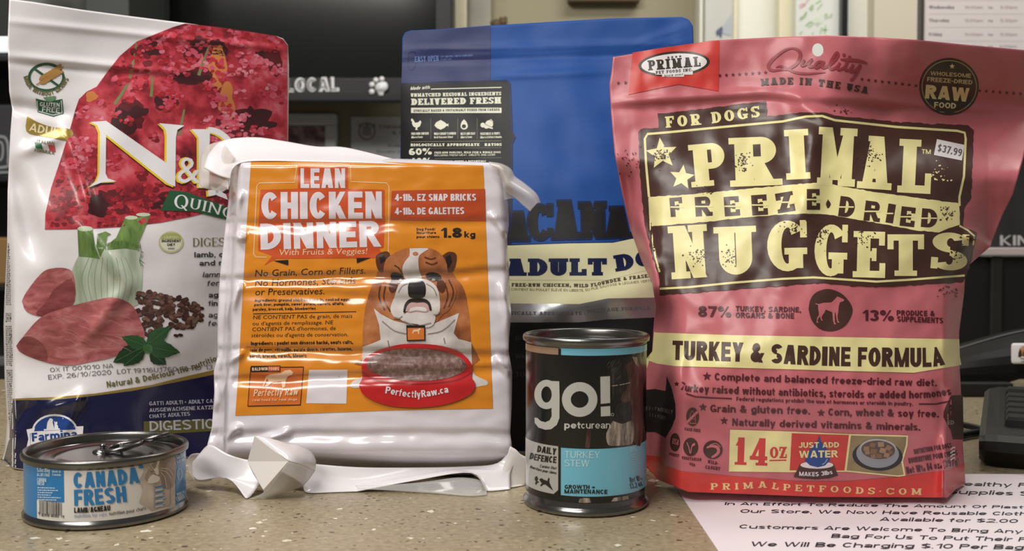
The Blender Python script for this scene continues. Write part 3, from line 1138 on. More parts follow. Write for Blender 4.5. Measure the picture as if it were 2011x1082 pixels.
for r_ in range(rows + 1):
    b0 = .034 + r_ * .0205 + (.006 if r_ == 5 else 0)
    widths = [.025, .018, .018, .018, .09] if r_ == 0 else [.018 + .006 * ((5 - r_) % 3)] + [.0178] * 13
    a0 = .016
    for wi, kw in enumerate(widths):
        if a0 > .17:
            break
        a1, b1 = a0 + kw, b0 + .0178
        V = []
        for (dz, ins) in ((-.001, 0), (.004, .001), (.0062, .0028)):
            for (aa, bb) in ((a0 + ins, b0 + ins), (a1 - ins, b0 + ins), (a1 - ins, b1 - ins), (a0 + ins, b1 - ins)):
                V.append(kxyz(aa, bb, kz(bb) + dz))
        Fc = [(8, 9, 10, 11), (3, 2, 1, 0)] + [(i + 4 * q, (i + 1) % 4 + 4 * q, (i + 1) % 4 + 4 * q + 4, i + 4 * q + 4) for q in (0, 1) for i in range(4)]
        MB().add(V, Fc).build('key', kp, kb)
        a0 = a1 + .0012

# cable loop
cbl = MB()
pts = [ground(x, y, .004) for x, y in ((1700, 836), (1800, 833), (1880, 834), (1900, 836), (1925, 842), (1940, 848))]
cbl.tube(smoothline([Vector(q) for q in pts], 6), .0028, 8)
pts = [ground(x, y, .004) for x, y in ((1700, 868), (1800, 864), (1880, 856), (1905, 852), (1930, 848), (1945, 846))]
cbl.tube(smoothline([Vector(q) for q in pts], 6), .0032, 8)
tag(cbl.build('keyboard_cable', black, smooth=True), 'looped black cable on the counter beside the keyboard corner', 'cable')

# black arched monitor foot with a dog sticker
mf = thing('monitor_foot', ground(2000, 778), 'black arched monitor foot with a white dog sticker behind the keyboard', 'monitor stand')
FD = 1.07
top = [(1780, 716), (1840, 696), (1887, 682), (1940, 666), (1985, 654), (2030, 646), (2100, 640)]
bot = [(1780, 752), (1840, 751), (1887, 750), (1940, 751), (1975, 752), (2030, 738), (2100, 736)]
ft, fb = smoothline([Vector(q) for q in top], 6), smoothline([Vector(q) for q in bot], 6)
V, Fc = [], []
n = len(ft)
for a, b in zip(ft, fb):
    for (f_, dD) in ((0, .0), (.0, -.0), ):
        pass
    T_, B_ = at(a.x, a.y, FD + .045), at(b.x, b.y, FD - .0)
    ring = []
    for k in range(7):
        t = k / 6
        ring.append(T_.lerp(B_, t) + Vector((0, -.012 * math.sin(t * PI), .004 * math.sin(t * PI))))
    ring += [B_ + Vector((0, .012, 0)), T_ + Vector((0, .02, -.01)), T_ + Vector((0, .016, .0))]
    V += ring
M_ = 10
for i in range(n - 1):
    for j in range(M_):
        Fc.append((i * M_ + j, i * M_ + (j + 1) % M_, (i + 1) * M_ + (j + 1) % M_, (i + 1) * M_ + j))
Fc += [tuple(range(M_)), tuple((n - 1) * M_ + j for j in range(M_))[::-1]]
mesh_obj('shell', V, Fc, mat('satin_black_shell', rgb(10, 10, 11), .5, spec=.2), mf, smooth=False)
MB().box(xw(1780, FD), xw(1985, FD), FD - .012, FD + .03, .0003, at(1900, 751, FD).z + .001, bev=.002).build('base_plate', blackm, mf)
lip = [at(q.x, q.y + 1, FD + .043) for q in ft]
MB().tube(lip, .0012, 6).build('rim', mat('grey_rim', rgb(120, 122, 124), .3, .4), mf)  # thin grey tube, paler than the shell, along its upper edge
st = Flat(FD - .0105)
p = Print(st, 0).crop(1860, 640, 3.609)
p.rrect(455, 122, 640, 268, 20, paper, 0)
br, bk2 = mat('dog_brown', rgb(176, 126, 84), .5), mat('dog_dark', rgb(70, 48, 36), .5)
p.poly([(505, 200), (512, 160), (535, 142), (570, 140), (590, 160), (590, 200), (560, 215), (530, 215)], br, 1, smooth=4)
p.poly([(503, 220), (505, 185), (520, 165), (526, 200), (520, 222)], bk2, 2, smooth=3)
p.ell(552, 190, 16, 14, bk2, 2)
p.text('Pet Guide', [(520, 238), (610, 236)], 12, ink, 1, bold=.06)
p.text('you and', [(524, 256), (600, 254)], 12, ink, 1, bold=.06)
p.build('sticker', mf)
solidify(bpy.data.objects['sticker'], .0008)
# ------------------------------------------------------------------ LEFT BAG: white and navy cat food pouch
whitefoil = mat('white_foil', rgb(236, 232, 236), 0.34, bump=0.12, bscale=45, coat=.25)


def d_cat(x, y):
    u = (x - 18) / 545
    v = y / 900
    b = 0.036 * math.sin(PI * max(0, min(1, u))) ** .7 * sm(0.06, .55, v)
    b -= 0.04 * (1 - sm(4, 34, x)) ** 1.4 * sm(430, 600, y)          # gusset turning back at the left
    b += 0.006 * nz(x, y, 210, 3.1) + .0028 * nz(x, y, 90, 8.7) * sm(40, 140, y)
    b += ridge(x, y, 20, 42, 560, 96, 7, .0016) + ridge(x, y, 22, 112, 330, 140, 9, .0022) - ridge(x, y, 22, 122, 330, 152, 8, .002)
    b += ridge(x, y, 28, 330, 70, 500, 20, -.008) + ridge(x, y, 130, 250, 182, 420, 15, .0045) + ridge(x, y, 160, 440, 250, 560, 15, .005)
    b += ridge(x, y, 250, 560, 165, 670, 16, .004) + ridge(x, y, 20, 205, 130, 225, 12, -.004) + ridge(x, y, 40, 300, 130, 265, 12, .003)
    b += ridge(x, y, 95, 805, 165, 780, 12, .004) + ridge(x, y, 120, 860, 160, 770, 13, .0035) + ridge(x, y, 20, 850, 60, 790, 12, -.004)
    return b


cat_s = Sheet(ground(0, 925), ground(540, 862), at(20, 0, .735), d_cat)
cat_bag = thing('pet_food_bag', ground(200, 900), 'tall white and navy cat food pouch with pink flower picture, leftmost', 'pet food bag')
g = patch([(18, -2), (60, 3), (160, 19), (250, 31), (370, 46), (480, 62), (540, 70), (556, 76), (565, 88)],
          [(0, 916), (60, 925), (200, 918), (400, 905), (560, 880)],
          [(18, -2), (15, 80), (18, 180), (24, 215), (20, 265), (15, 377), (14, 480), (9, 580), (7, 640), (9, 740), (14, 830), (10, 885), (0, 916)],
          [(565, 88), (567, 130), (565, 300), (563, 500), (560, 700), (560, 880)], 150, 230)
pouch('pouch', cat_s, g, lambda u, v: .06 * math.sin(PI * u) ** .6 * v, whitefoil, cat_bag)

# ------------------------------------------------------------------ BLUE BAG
bluefoil = mat('matte_blue_film', rgb(32, 78, 152), 0.5, spec=.2, bump=0.06, bscale=50)


def d_blue(x, y):
    u = (x - 785) / 580
    b = 0.03 * math.sin(PI * max(0, min(1, u))) ** .7 * sm(60, 420, y)
    b += .004 * nz(x, y, 160, 1.3) + .0016 * nz(x, y, 60, 4.4)
    b += ridge(x, y, 790, 98, 1360, 84, 7, .0012) + ridge(x, y, 790, 122, 1360, 106, 6, -.0014) + ridge(x, y, 965, 150, 1200, 140, 8, .0015)
    for k in range(7):
        b += ridge(x, y, 1255 + k * 8, 84 + k * 11, 1350, 52 + k * 13, 6, .0016)
    b += ridge(x, y, 1000, 640, 1280, 560, 30, .004)
    return b


blue_s = Sheet(ground(800, 882), ground(1330, 900), at(1100, 45, .82), d_blue)
blue_bag = thing('pet_food_bag', ground(1080, 890), 'blue, cream and black dog food pouch standing behind the tall black can', 'pet food bag')
g = patch([(790, 75), (795, 64), (806, 60), (870, 57), (960, 50), (1080, 43), (1200, 36), (1340, 33), (1353, 38), (1361, 52)],
          [(786, 880), (900, 882), (1080, 888), (1200, 893), (1330, 900)],
          [(790, 75), (789, 160), (786, 300), (784, 500), (785, 700), (786, 880)],
          [(1361, 52), (1363, 120), (1362, 300), (1356, 500), (1345, 700), (1330, 900)], 120, 170)
pouch('pouch', blue_s, g, lambda u, v: .06 * math.sin(PI * u) ** .6 * v, bluefoil, blue_bag)

# ------------------------------------------------------------------ VACUUM PACK: white paper label under clear film
packfilm = mat('white_vacuum_film', rgb(226, 220, 228), 0.2, coat=.6, spec=.5, bump=.04, bscale=55)
GROOVES = ((438, .0016, 0), (543, .0026, -3), (692, .0026, 2), (738, .0024, -4), (583, .0012, 3), (852, .0022, 0))


def d_pack(x, y):
    u = (x - 430) / 575
    b = .010 * math.sin(PI * max(0, min(1, u))) ** .35
    b -= .03 * (1 - sm(0, 26, x - (455 - (y - 310) * .05))) ** 2 + .03 * sm(972 + (y - 310) * .05, 1012 + (y - 310) * .02, x) ** 2
    # four stacked bricks: the film sinks at each joint
    for yc, amp, sl in GROOVES:
        yy = yc + sl * (x - 700) / 100 + 5 * nz(x, yc, 70, yc)
        d = y - yy
        wdt = 8 if d < 0 else 15
        b -= amp * math.exp(-(d / wdt) ** 2)
    b += .0030 * nz(x * .3, y, 120, 5.5) * .25 + .0005 * nz(x * .6, y, 22, 2.2)
    for q in ((440, 640, 470, 560), (432, 720, 480, 690), (455, 430, 470, 380), (424, 800, 450, 740), (985, 560, 1004, 640), (975, 700, 1004, 735), (480, 470, 450, 460), (965, 420, 995, 460),
              (430, 868, 470, 838), (520, 862, 570, 848)):
        b += ridge(x, y, *q, 8, .005)
    b -= .05 * sm(868, 960, y) ** 1.5
    b -= .022 * (1 - sm(300, 332, y)) ** 2
    return b


pack_s = Sheet(ground(420, 955), ground(1008, 955), at(720, 310, .702), d_pack)
pack = thing('frozen_food_pack', ground(715, 940), 'white vacuum-sealed raw dog food pack with orange bulldog label, centre front', 'frozen food pack')
PTOP = [(461, 312), (470, 308), (600, 309), (800, 312), (960, 319), (983, 325)]
PLEFT = [(461, 312), (452, 350), (448, 400), (440, 470), (432, 540), (427, 620), (427, 700), (420, 730), (421, 770), (416, 840), (408, 870), (400, 905), (398, 940)]
PRIGHT = [(983, 325), (990, 360), (998, 400), (1000, 440), (996, 470), (1000, 540), (1004, 620), (1000, 660), (999, 690), (1006, 730), (1005, 800), (1002, 850), (1006, 880), (1010, 940)]
g = patch(PTOP, [(398, 940), (560, 946), (800, 944), (1010, 940)], PLEFT, PRIGHT, 160, 260)
pouch('wrapped_bricks', pack_s, g, lambda u, v: .040 * min(1, 2.5 * math.sin(PI * u)) * min(1, v * 12), packfilm, pack)


def strip(name, edges, m, parent, thick=.0006, n=5, sub=None, smooth=True):
    """sheet through successive rails of points [(px, py, D), ...]"""
    rails = []
    for e in edges:
        rails.append(smoothline([at(*q) for q in e], n))
    k = len(rails[0])
    cols = []
    for i in range(k):
        cols.append(smoothline([r[i] for r in rails], 5) if len(rails) > 2 else [rails[0][i].lerp(rails[1][i], t / 5) for t in range(6)])
    mrow = len(cols[0])
    V = [q for c in cols for q in c]
    for q in V:
        q.z = max(q.z, .0007)
    Fc = [(i * mrow + j, (i + 1) * mrow + j, (i + 1) * mrow + j + 1, i * mrow + j + 1) for i in range(k - 1) for j in range(mrow - 1)]
    o = mesh_obj(name, V, Fc, m, parent, smooth=smooth)
    return solidify(o, thick)


flapm = mat('white_film_flap', rgb(234, 230, 234), 0.22, coat=.3, bump=.06, bscale=35)
clearm = mat('clear_film', rgb(236, 236, 236), 0.12, alpha=.28, coat=.3, bump=.15, bscale=30)
hazem = mat('hazy_film', rgb(236, 228, 222), 0.2, alpha=.46, coat=.3, bump=.15, bscale=30)
# film behind the top of the bricks
strip('upper_film', [[(400, 330, .715), (412, 300, .722), (440, 276, .725), (500, 270, .725), (560, 278, .722), (620, 288, .72), (670, 289, .716), (715, 298, .712), (770, 312, .704), (800, 318, .70)],
                     [(430, 345, .708), (440, 322, .712), (470, 298, .715), (520, 294, .714), (570, 298, .712), (620, 302, .71), (670, 304, .707), (715, 309, .704), (770, 316, .70), (800, 320, .697)],
                     [(452, 352, .696), (458, 330, .696), (480, 318, .698), (530, 316, .697), (580, 317, .696), (630, 318, .695), (680, 319, .694), (720, 320, .693), (770, 322, .692), (800, 324, .692)]], flapm, pack)
strip('side_film', [[(440, 276, .726), (410, 285, .728), (398, 300, .73), (394, 325, .73), (392, 350, .73), (396, 366, .728), (415, 372, .724), (440, 376, .715)],
                    [(450, 295, .716), (430, 305, .72), (415, 318, .724), (405, 335, .724), (405, 350, .724), (412, 360, .721), (425, 366, .717), (445, 372, .71)],
                    [(462, 310, .70), (458, 320, .703), (454, 332, .704), (452, 342, .704), (450, 352, .704), (449, 358, .703), (449, 364, .702), (448, 372, .70)]], hazem, pack)
strip('corner_film', [[(960, 318, .692), (985, 322, .694), (1003, 332, .696), (1011, 346, .696), (1030, 360, .696), (1053, 380, .696), (1061, 398, .696)],
                      [(965, 325, .688), (983, 332, .687), (992, 348, .686), (1000, 362, .685), (1018, 374, .686), (1040, 388, .688), (1054, 400, .69)],
                      [(981, 326, .692), (981, 342, .692), (986, 355, .693), (990, 372, .693), (1008, 385, .692), (1026, 402, .69), (1041, 415, .69)]], hazem, pack)
strip('corner_film', [[(988, 372, .694), (1005, 374, .694), (1020, 382, .694), (1028, 395, .694)],
                      [(990, 393, .696), (1002, 390, .696), (1012, 389, .696), (1022, 398, .695)]], clearm, pack)
# bottom seal: a wavy skirt that curls over the counter
fc = lambda a, b: (340 + a / 2.793, 820 + b / 2.793)


def rail(pts):
    return [(fc(a, b)[0], fc(a, b)[1], D) for a, b, D in pts]


strip('lower_film', [rail([(170, 170, .668), (210, 150, .660), (300, 200, .655), (400, 230, .655), (500, 240, .655)]),
                     rail([(125, 225, .668), (180, 240, .660), (260, 270, .655), (380, 300, .652), (490, 330, .650)]),
                     rail([(100, 250, .668), (150, 300, .662), (240, 315, .656), (350, 345, .650), (450, 400, .645)]),
                     rail([(95, 300, .666), (140, 345, .660), (260, 330, .655), (330, 355, .648), (405, 456, .636)])], flapm, pack)
strip('curled_edge', [rail([(160, 200, .668), (130, 196, .668), (95, 205, .667), (78, 240, .666), (85, 295, .664), (115, 340, .662), (160, 352, .660), (210, 345, .658)]),
                      rail([(150, 235, .670), (130, 232, .669), (112, 236, .668), (104, 258, .667), (110, 295, .665), (130, 322, .663), (165, 332, .661), (210, 330, .659)])], hazem, pack)
strip('lower_film', [rail([(470, 230, .662), (720, 250, .664), (1000, 272, .668), (1300, 275, .672), (1600, 270, .674), (1780, 250, .674), (1850, 160, .674)]),
                     rail([(600, 300, .658), (800, 320, .662), (1020, 345, .664), (1300, 312, .668), (1600, 282, .670), (1800, 280, .670), (1880, 220, .672)]),
                     rail([(700, 360, .656), (790, 390, .654), (1000, 375, .658), (1300, 325, .660), (1560, 290, .664), (1740, 310, .665), (1850, 310, .668)]),
                     rail([(718, 395, .655), (760, 431, .650), (950, 415, .653), (1300, 350, .655), (1640, 302, .658), (1730, 415, .655), (1850, 402, .660)])], flapm, pack)
strip('corner_film', [rail([(1850, 158, .672), (1880, 175, .672), (1905, 200, .672), (1935, 215, .673)]),
                      rail([(1800, 290, .668), (1830, 300, .668), (1870, 310, .67), (1935, 320, .673)]),
                      rail([(1740, 418, .657), (1790, 408, .66), (1850, 400, .664), (1935, 378, .672)])], mat('paper_white_flap', rgb(232, 226, 222), .4), pack)
strip('clear_edge', [rail([(1000, 372, .652), (1200, 368, .653), (1400, 350, .654), (1560, 330, .655), (1680, 345, .655), (1720, 400, .655)]),
                     rail([(1010, 392, .651), (1200, 400, .651), (1400, 415, .650), (1560, 440, .644), (1650, 450, .642), (1720, 436, .645)])], clearm, pack)
# folded paper corner under its clear film
pw = mat('folded_white_paper', rgb(236, 230, 226), .45)
T = lambda a, b, D: at(*fc(a, b), D)
A_, B_, C_, D_, E_ = T(447, 102, .640), T(632, 240, .628), T(495, 395, .634), T(410, 240, .646), T(440, 310, .645)
o = mesh_obj('folded_corner', [A_, B_, C_, E_, D_, T(500, 420, .636)], [(0, 1, 2, 3, 4), (2, 1, 5)], pw, pack)
solidify(o, .0005)
strip('folded_film', [[(*fc(a, b), D) for a, b, D in q] for q in ([(447, 101, .641), (520, 112, .640), (620, 140, .642), (700, 155, .646), (760, 195, .650), (782, 235, .652)],
                                                                  [(520, 155, .636), (560, 165, .634), (640, 195, .632), (700, 215, .636), (750, 240, .642), (781, 262, .648)],
                                                                  [(570, 195, .632), (600, 215, .630), (640, 240, .628), (690, 255, .632), (740, 275, .640), (778, 290, .648)])], flapm, pack)
strip('folded_film', [[(*fc(a, b), D) for a, b, D in q] for q in ([(632, 240, .628), (690, 255, .632), (740, 275, .640), (778, 290, .648)],
                                                                  [(575, 320, .630), (640, 330, .632), (700, 340, .638), (750, 330, .646)],
                                                                  [(510, 400, .634), (580, 405, .634), (650, 395, .638), (715, 370, .645)],
                                                                  [(420, 456, .636), (510, 440, .636), (600, 415, .640), (690, 380, .646)])], mat('grey_clear_film', rgb(206, 200, 194), .15, alpha=.5, coat=.4, bump=.1), pack)

# ------------------------------------------------------------------ PINK BAG
pinkfoil = mat('matte_rose_film', rgb(196, 108, 116), 0.36, bump=0.10, bscale=40)


def d_pink(x, y):
    xc = 1600
    u = (x - 1240) / 700
    s = math.sin(PI * max(0, min(1, u)))
    low = sm(150, 560, y) * (1 - .8 * sm(760, 990, y))
    b = .040 * s ** .8 * low
    # centre fold of the flat top, bowed towards the viewer
    b += .012 * math.exp(-((x - 1615) / 180) ** 2) * (1 - sm(150, 420, y))
    b += ridge(x, y, 1600, 240, 1580, 420, 30, .009) - ridge(x, y, 1230, 215, 2000, 250, 20, .002)
    # gussets
    gl = sm(560, 650, y)
    b -= .105 * (1 - sm(1258, 1352 - .03 * (y - 560), x)) ** 1.3 * gl
    b -= .045 * (1 - sm(1236, 1300, x)) * sm(300, 520, y) * (1 - gl)
    b -= .05 * sm(1850, 1905, x) * sm(520, 640, y)
    b -= .03 * sm(1880, 1960, x) * sm(330, 480, y) * (1 - sm(520, 640, y))
    b += ridge(x, y, 1246, 380, 1290, 570, 12, .012) + ridge(x, y, 1222, 330, 1262, 440, 14, -.008) + ridge(x, y, 1240, 470, 1275, 540, 8, -.007)
    b += ridge(x, y, 1900, 460, 1955, 492, 10, .012) + ridge(x, y, 1860, 560, 1950, 470, 22, -.012)
    b += ridge(x, y, 1880, 700, 1855, 880, 10, .008) + ridge(x, y, 1845, 760, 1868, 860, 14, -.008) + ridge(x, y, 1858, 870, 1852, 975, 9, .008)
    b += ridge(x, y, 1300, 720, 1380, 790, 25, .005) + ridge(x, y, 1310, 800, 1300, 960, 14, .008) + ridge(x, y, 1330, 700, 1320, 800, 16, .005)
    b += ridge(x, y, 1215, 200, 1500, 180, 9, .0022) - ridge(x, y, 1215, 214, 1500, 196, 9, .002) + ridge(x, y, 1500, 182, 2000, 218, 10, .002) - ridge(x, y, 1500, 198, 2000, 232, 9, .002)
    b += ridge(x, y, 1560, 190, 1640, 250, 16, .005) - ridge(x, y, 1640, 190, 1760, 240, 22, .005) + ridge(x, y, 1380, 790, 1700, 470, 60, .003)
    b += .0055 * nz(x, y, 170, 6.6) + .0026 * nz(x, y, 70, 2.9) + .0008 * nz(x, y, 30, 1.9)
    b += .05 * (1 - sm(70, 235, y)) * sm(1640, 1820, x)
    b -= .105 * max(0.0, (x - 1640) / 400) * sm(1620, 1720, x) * (1 - sm(190, 360, y)) + .02 * sm(1750, 2020, x) * sm(160, 300, y) * (1 - sm(420, 560, y))
    return b


pink_s = Sheet(ground(1300, 985), ground(1860, 990), at(1620, 72, .70), d_pink)
pink_bag = thing('pet_food_bag', ground(1590, 940), 'pink and brown freeze-dried dog food pouch with cream lettering, rightmost', 'pet food bag')
g = patch([(1204, 112), (1300, 96), (1400, 79), (1500, 74), (1620, 69), (1700, 72), (1800, 78), (1900, 88), (2011, 98), (2040, 101)],
          [(1267, 934), (1300, 945), (1351, 966), (1508, 972), (1623, 976), (1861, 977), (1876, 962), (1896, 950)],
          [(1204, 112), (1201, 140), (1197, 165), (1200, 220), (1207, 300), (1220, 370), (1238, 450), (1260, 512), (1281, 556), (1288, 600), (1283, 650), (1281, 690), (1267, 730), (1264, 800), (1264, 880), (1267, 934)],
          [(2040, 101), (2036, 180), (2024, 250), (2008, 318), (1990, 380), (1970, 420), (1957, 452), (1945, 484), (1897, 526), (1893, 580), (1884, 650), (1883, 690), (1888, 780), (1891, 870), (1896, 950)], 200, 230)
# round hang hole punched through the top seal
pink = pouch('pouch', pink_s, g, lambda u, v: .085 * math.sin(PI * u) ** .7 * sm(.1, 1, v), pinkfoil, pink_bag)
bm = bmesh.new()
bm.from_mesh(pink.data)
from bpy_extras.object_utils import world_to_camera_view


def to_px(p):
    q = p - CAM
    f_ = q.dot(FWD)
    return (CX + F * q.dot(RGT) / f_, CY - F * q.dot(UPV) / f_)


holes = []
for f in bm.faces:
    a, b = to_px(f.calc_center_median())
    if ((a - 1606) / 11.5) ** 2 + ((b - 98) / 13.5) ** 2 < 1:
        holes.append(f)
bmesh.ops.delete(bm, geom=holes, context='FACES')
edge = [e for e in bm.edges if len(e.link_faces) == 1]
for v in {v for e in edge for v in e.verts}:
    a, b = to_px(v.co)
    ang_ = math.atan2((b - 98) / 13.5, (a - 1606) / 11.5)
    tx, ty = 1606 + 11 * math.cos(ang_), 98 + 13 * math.sin(ang_)
    r0, r1 = ray(a, b), ray(tx, ty)
    v.co = CAM + r1 * ((v.co - CAM).y / r1.y)
bm.to_mesh(pink.data)
bm.free()

# ------------------------------------------------------------------ CANS
steel = mat('tin_plate', rgb(132, 131, 130), 0.2, 1.0)
steelb = mat('brushed_tin_rim', rgb(118, 117, 115), 0.26, 1.0)


def can(name, px_axis, py_axis, r, h, label, cat, rim=.0045):
    c = ground(px_axis, py_axis)
    t = thing(name, (c.x, c.y, 0), label, cat)
    s = Can(c.x, c.y, r)
    MB().lathe([(.0001, .002), (r * .86, .002), (r * .93, .0004), (r + .0012, .0006), (r + .0018, .0018), (r + .0018, .0032), (r + .0004, .0046), (r, .0056), (r, h - rim - .001)], c.x, c.y, 96).build('body', steel, t, smooth=True)
    MB().lathe([(r, h - rim - .0016), (r + .0005, h - rim), (r + .0019, h - rim + .0006), (r + .0021, h - .0018), (r + .0016, h - .0005), (r + .0006, h), (r - .0008, h - .0004),
                (r - .0016, h - .0016), (r - .0018, h - .0055)], c.x, c.y, 96).build('rim', steelb, t, smooth=True)
    MB().lathe([(r - .0018, h - .0055), (r - .003, h - .0066), (r - .0055, h - .0066), (r - .0065, h - .0050), (r - .009, h - .0050), (r - .0105, h - .0058), (r - .016, h - .0058), (r - .0175, h - .0048),
                (r - .020, h - .0048), (.0001, h - .0050)], c.x, c.y, 96).build('lid', steel, t, smooth=True)
    return t, s, c


tall, tall_s, tc_ = can('tall_can', 1150, 985, .0372, .1055, 'tall black dog food can with silver go! logo and blue bands, right of centre', 'can')
tuna, tuna_s, uc_ = can('low_can', 211, 1001, .0452, .0395, 'low blue and white cat food can with ring pull, in front of the leftmost bag', 'can')
# ring pull
uz = .0395 - .0050
pull = []
c0 = ground(243, 876, .0372)
axis = Vector((.92, .32, .02)).normalized()
side = Vector((-axis.y, axis.x, 0)).normalized()
for k in range(28):
    a = 2 * PI * k / 28
    e = 1.0 if math.cos(a) > 0 else .75
    pull.append(c0 + axis * (.0108 * math.cos(a)) + side * (.0088 * math.sin(a) * (1 - .25 * math.cos(a))) + Vector((0, 0, .0018 * math.cos(a))))
mb = MB().tube(pull, .0016, 8, closed=True)
tip = c0 + axis * .0125 + Vector((0, 0, .0025))
mb.tube([tip - axis * .003, tip + axis * .006 + Vector((0, 0, .0012)), tip + axis * .014 + Vector((0, 0, .003))], .0019, 8)
mb.tube([c0 - axis * .002 + side * .0065, c0 - axis * .001, c0 - axis * .002 - side * .0065], .001, 8)
mb.build('ring_pull', steelb, tuna, smooth=True)
rv = c0 - axis * .0125
MB().lathe([(.0055, uz), (.005, uz + .0012), (.003, uz + .0022), (.0001, uz + .0026)], rv.x, rv.y, 24).tube([rv + Vector((0, 0, .0022)), c0 - axis * .011 + Vector((0, 0, 0))], .0016, 8).build('rivet', steel, tuna, smooth=True)
# ================================================================== PRINTING
def ink_(name, r, g, b, rough=.38, coat=0.0, metal=0.0, bump=0.0):
    return mat(name, rgb(r, g, b), rough, metal, coat=coat, bump=bump, bscale=45)


ROMAN = dict(font='slab', T=.15, t=.06, S=.07, q=.035, sp=.1)


def inside(poly, x, y):
    c = False
    for (x0, y0), (x1, y1) in zip(poly, poly[1:] + poly[:1]):
        if (y0 > y) != (y1 > y) and x < (x1 - x0) * (y - y0) / (y1 - y0) + x0:
            c = not c
    return c


# ------------------------------------------------------------------ left bag
FLOWER = [(88, 451), (89, 420), (100, 370), (120, 310), (140, 245), (148, 215), (155, 195), (170, 180), (190, 170), (210, 142), (235, 110), (268, 82), (310, 65), (340, 53),
          (364, 46), (443, 55), (540, 70), (556, 77), (565, 89), (565, 300), (563, 385), (440, 410), (372, 426), (316, 437), (250, 445), (150, 450)]
rnd = random.Random(3)
p = Print(cat_s, 14)
p.poly(FLOWER, noisy('crimson_blossom', [(.28, rgb(84, 26, 34)), (.42, rgb(156, 40, 52)), (.55, rgb(198, 64, 78)), (.72, rgb(216, 120, 132))], 55, 4, .34, coat=.25), 0)
tones = [(120, 30, 40), (160, 38, 48), (188, 48, 60), (200, 66, 84), (206, 88, 108), (214, 110, 128), (224, 136, 150), (190, 60, 66)]
fm = [ink_('blossom_%s' % 'abcdefgh'[i], *t, .34, .25) for i, t in enumerate(tones)]
dkm, orm, stm = ink_('blossom_shadow', 66, 28, 32, .34, .25), ink_('blossom_amber', 206, 128, 70, .34, .25), ink_('blossom_stem', 122, 128, 84, .34, .25)


def blob(cx, cy, rx, ry, m, layer, seed, n=14, amp=.25):
    pts = []
    for i in range(n):
        a = 2 * PI * i / n
        k = 1 + amp * noise.noise(Vector((math.cos(a) * 1.3, math.sin(a) * 1.3, seed)))
        pts.append((cx + rx * k * math.cos(a), cy + ry * k * math.sin(a)))
    if all(inside(FLOWER, *q) for q in pts):
        p.poly(pts, m, layer, smooth=2)


p.STEP = .00003
dk2 = ink_('blossom_shadow_red', 96, 30, 36, .34, .25)
for cx, cy, rx, ry in ((480, 250, 62, 30), (245, 222, 40, 26), (525, 100, 30, 34), (405, 96, 38, 26), (330, 400, 46, 20), (380, 160, 46, 22), (295, 92, 30, 16), (445, 360, 60, 22), (215, 400, 40, 22), (330, 205, 26, 18), (500, 330, 40, 20)):
    for k in range(7):
        blob(cx + rnd.uniform(-.7, .7) * rx, cy + rnd.uniform(-.7, .7) * ry, rx * rnd.uniform(.3, .6), ry * rnd.uniform(.35, .75), dkm if k % 2 else dk2, 1 + k % 2, cx + k * 1.7, 12, .7)
for cx, cy, rx, ry in ((430, 118, 20, 34), (445, 200, 18, 30), (118, 355, 14, 22), (440, 65, 16, 8), (180, 188, 12, 10), (425, 160, 12, 20)):
    blob(cx, cy, rx, ry, orm, 2, cx + .5, 14, .6)
for a in ([(268, 84), (262, 120), (250, 165), (225, 205)], [(410, 92), (398, 125), (390, 148)], [(300, 150), (297, 190)], [(362, 215), (352, 265)]):
    p.line(a, 6, stm, 3, 4, taper=lambda t: .6 + .5 * t)
for k in range(330):
    cx, cy = rnd.uniform(92, 562), rnd.uniform(52, 446)
    if not inside(FLOWER, cx, cy):
        continue
    far = noise.noise(Vector((cx / 80, cy / 80, 4.4)))
    base = 3.0 + 3.4 * far + (1.3 if cx > 440 and cy < 240 else 0) + (.8 if 130 < cy < 330 else -1.2) - (1.4 if cy > 370 else 0)
    if far < -.2 and rnd.random() < .75:
        continue
    R = rnd.uniform(9, 20)
    for j in range(9):
        a, d = rnd.uniform(0, 2 * PI), rnd.uniform(0, 1) ** .6 * R
        r = rnd.uniform(3, 6.5)
        t = max(0, min(7, int(base + rnd.uniform(-1.8, 1.8) - .8 * math.sin(a))))
        blob(cx + d * math.cos(a), cy + d * .8 * math.sin(a), r, r * rnd.uniform(.55, .9), fm[t], 3 + (j + k) % 4, cx + j, 7, .5)
p.build('flower_picture', cat_bag)

gold = ink_('gold_foil_ink', 166, 140, 62, .3, .2, .35)
olive_i, pgreen, wht = ink_('olive_ink', 112, 106, 62), ink_('deep_green_ink', 40, 88, 58), ink_('bag_white_ink', 234, 232, 236)
p = Print(cat_s, 12).crop(0, 0, 2.255)
N_ = [(400, 540), (470, 535), (737, 722), (738, 600), (732, 572), (705, 545), (817, 556), (786, 575), (779, 610), (776, 826), (742, 812), (470, 596), (468, 768), (478, 790), (517, 803), (455, 806), (395, 829),
      (428, 800), (440, 770), (443, 585), (430, 555)]
yel, shd = ink_('yellow_ink', 238, 206, 40), ink_('dark_edge_ink', 52, 22, 26)
p.poly([(x - 6 if x > 430 else x, y + 11) for x, y in N_], shd, 4)
p.poly([(x - 9, y + 4) for x, y in N_], yel, 5)
p.poly(N_, wht, 6)
p.text('&', [(778, 818), (880, 820)], 120, shd, 4, font='hand')
p.text('&', [(774, 812), (880, 814)], 120, yel, 5, font='hand')
p.text('&', [(784, 808), (886, 810)], 114, wht, 6, font='hand')
for dx, dy, m_, L_ in ((-4, 8, shd, 4), (-9, 3, yel, 5), (0, 0, wht, 6)):
    p.poly([(848 + dx, 572 + dy), (930 + dx, 572 + dy), (925 + dx, 830 + dy), (880 + dx, 830 + dy), (880 + dx, 610 + dy)], m_, L_)
    p.ring(922 + dx, 715 + dy, 120, 140, 26, m_, L_, -90, 90, 24)
p.poly([(930, 822), (1000, 860), (1010, 885), (960, 865)], wht, 6)
p.build('brand_lettering', cat_bag)

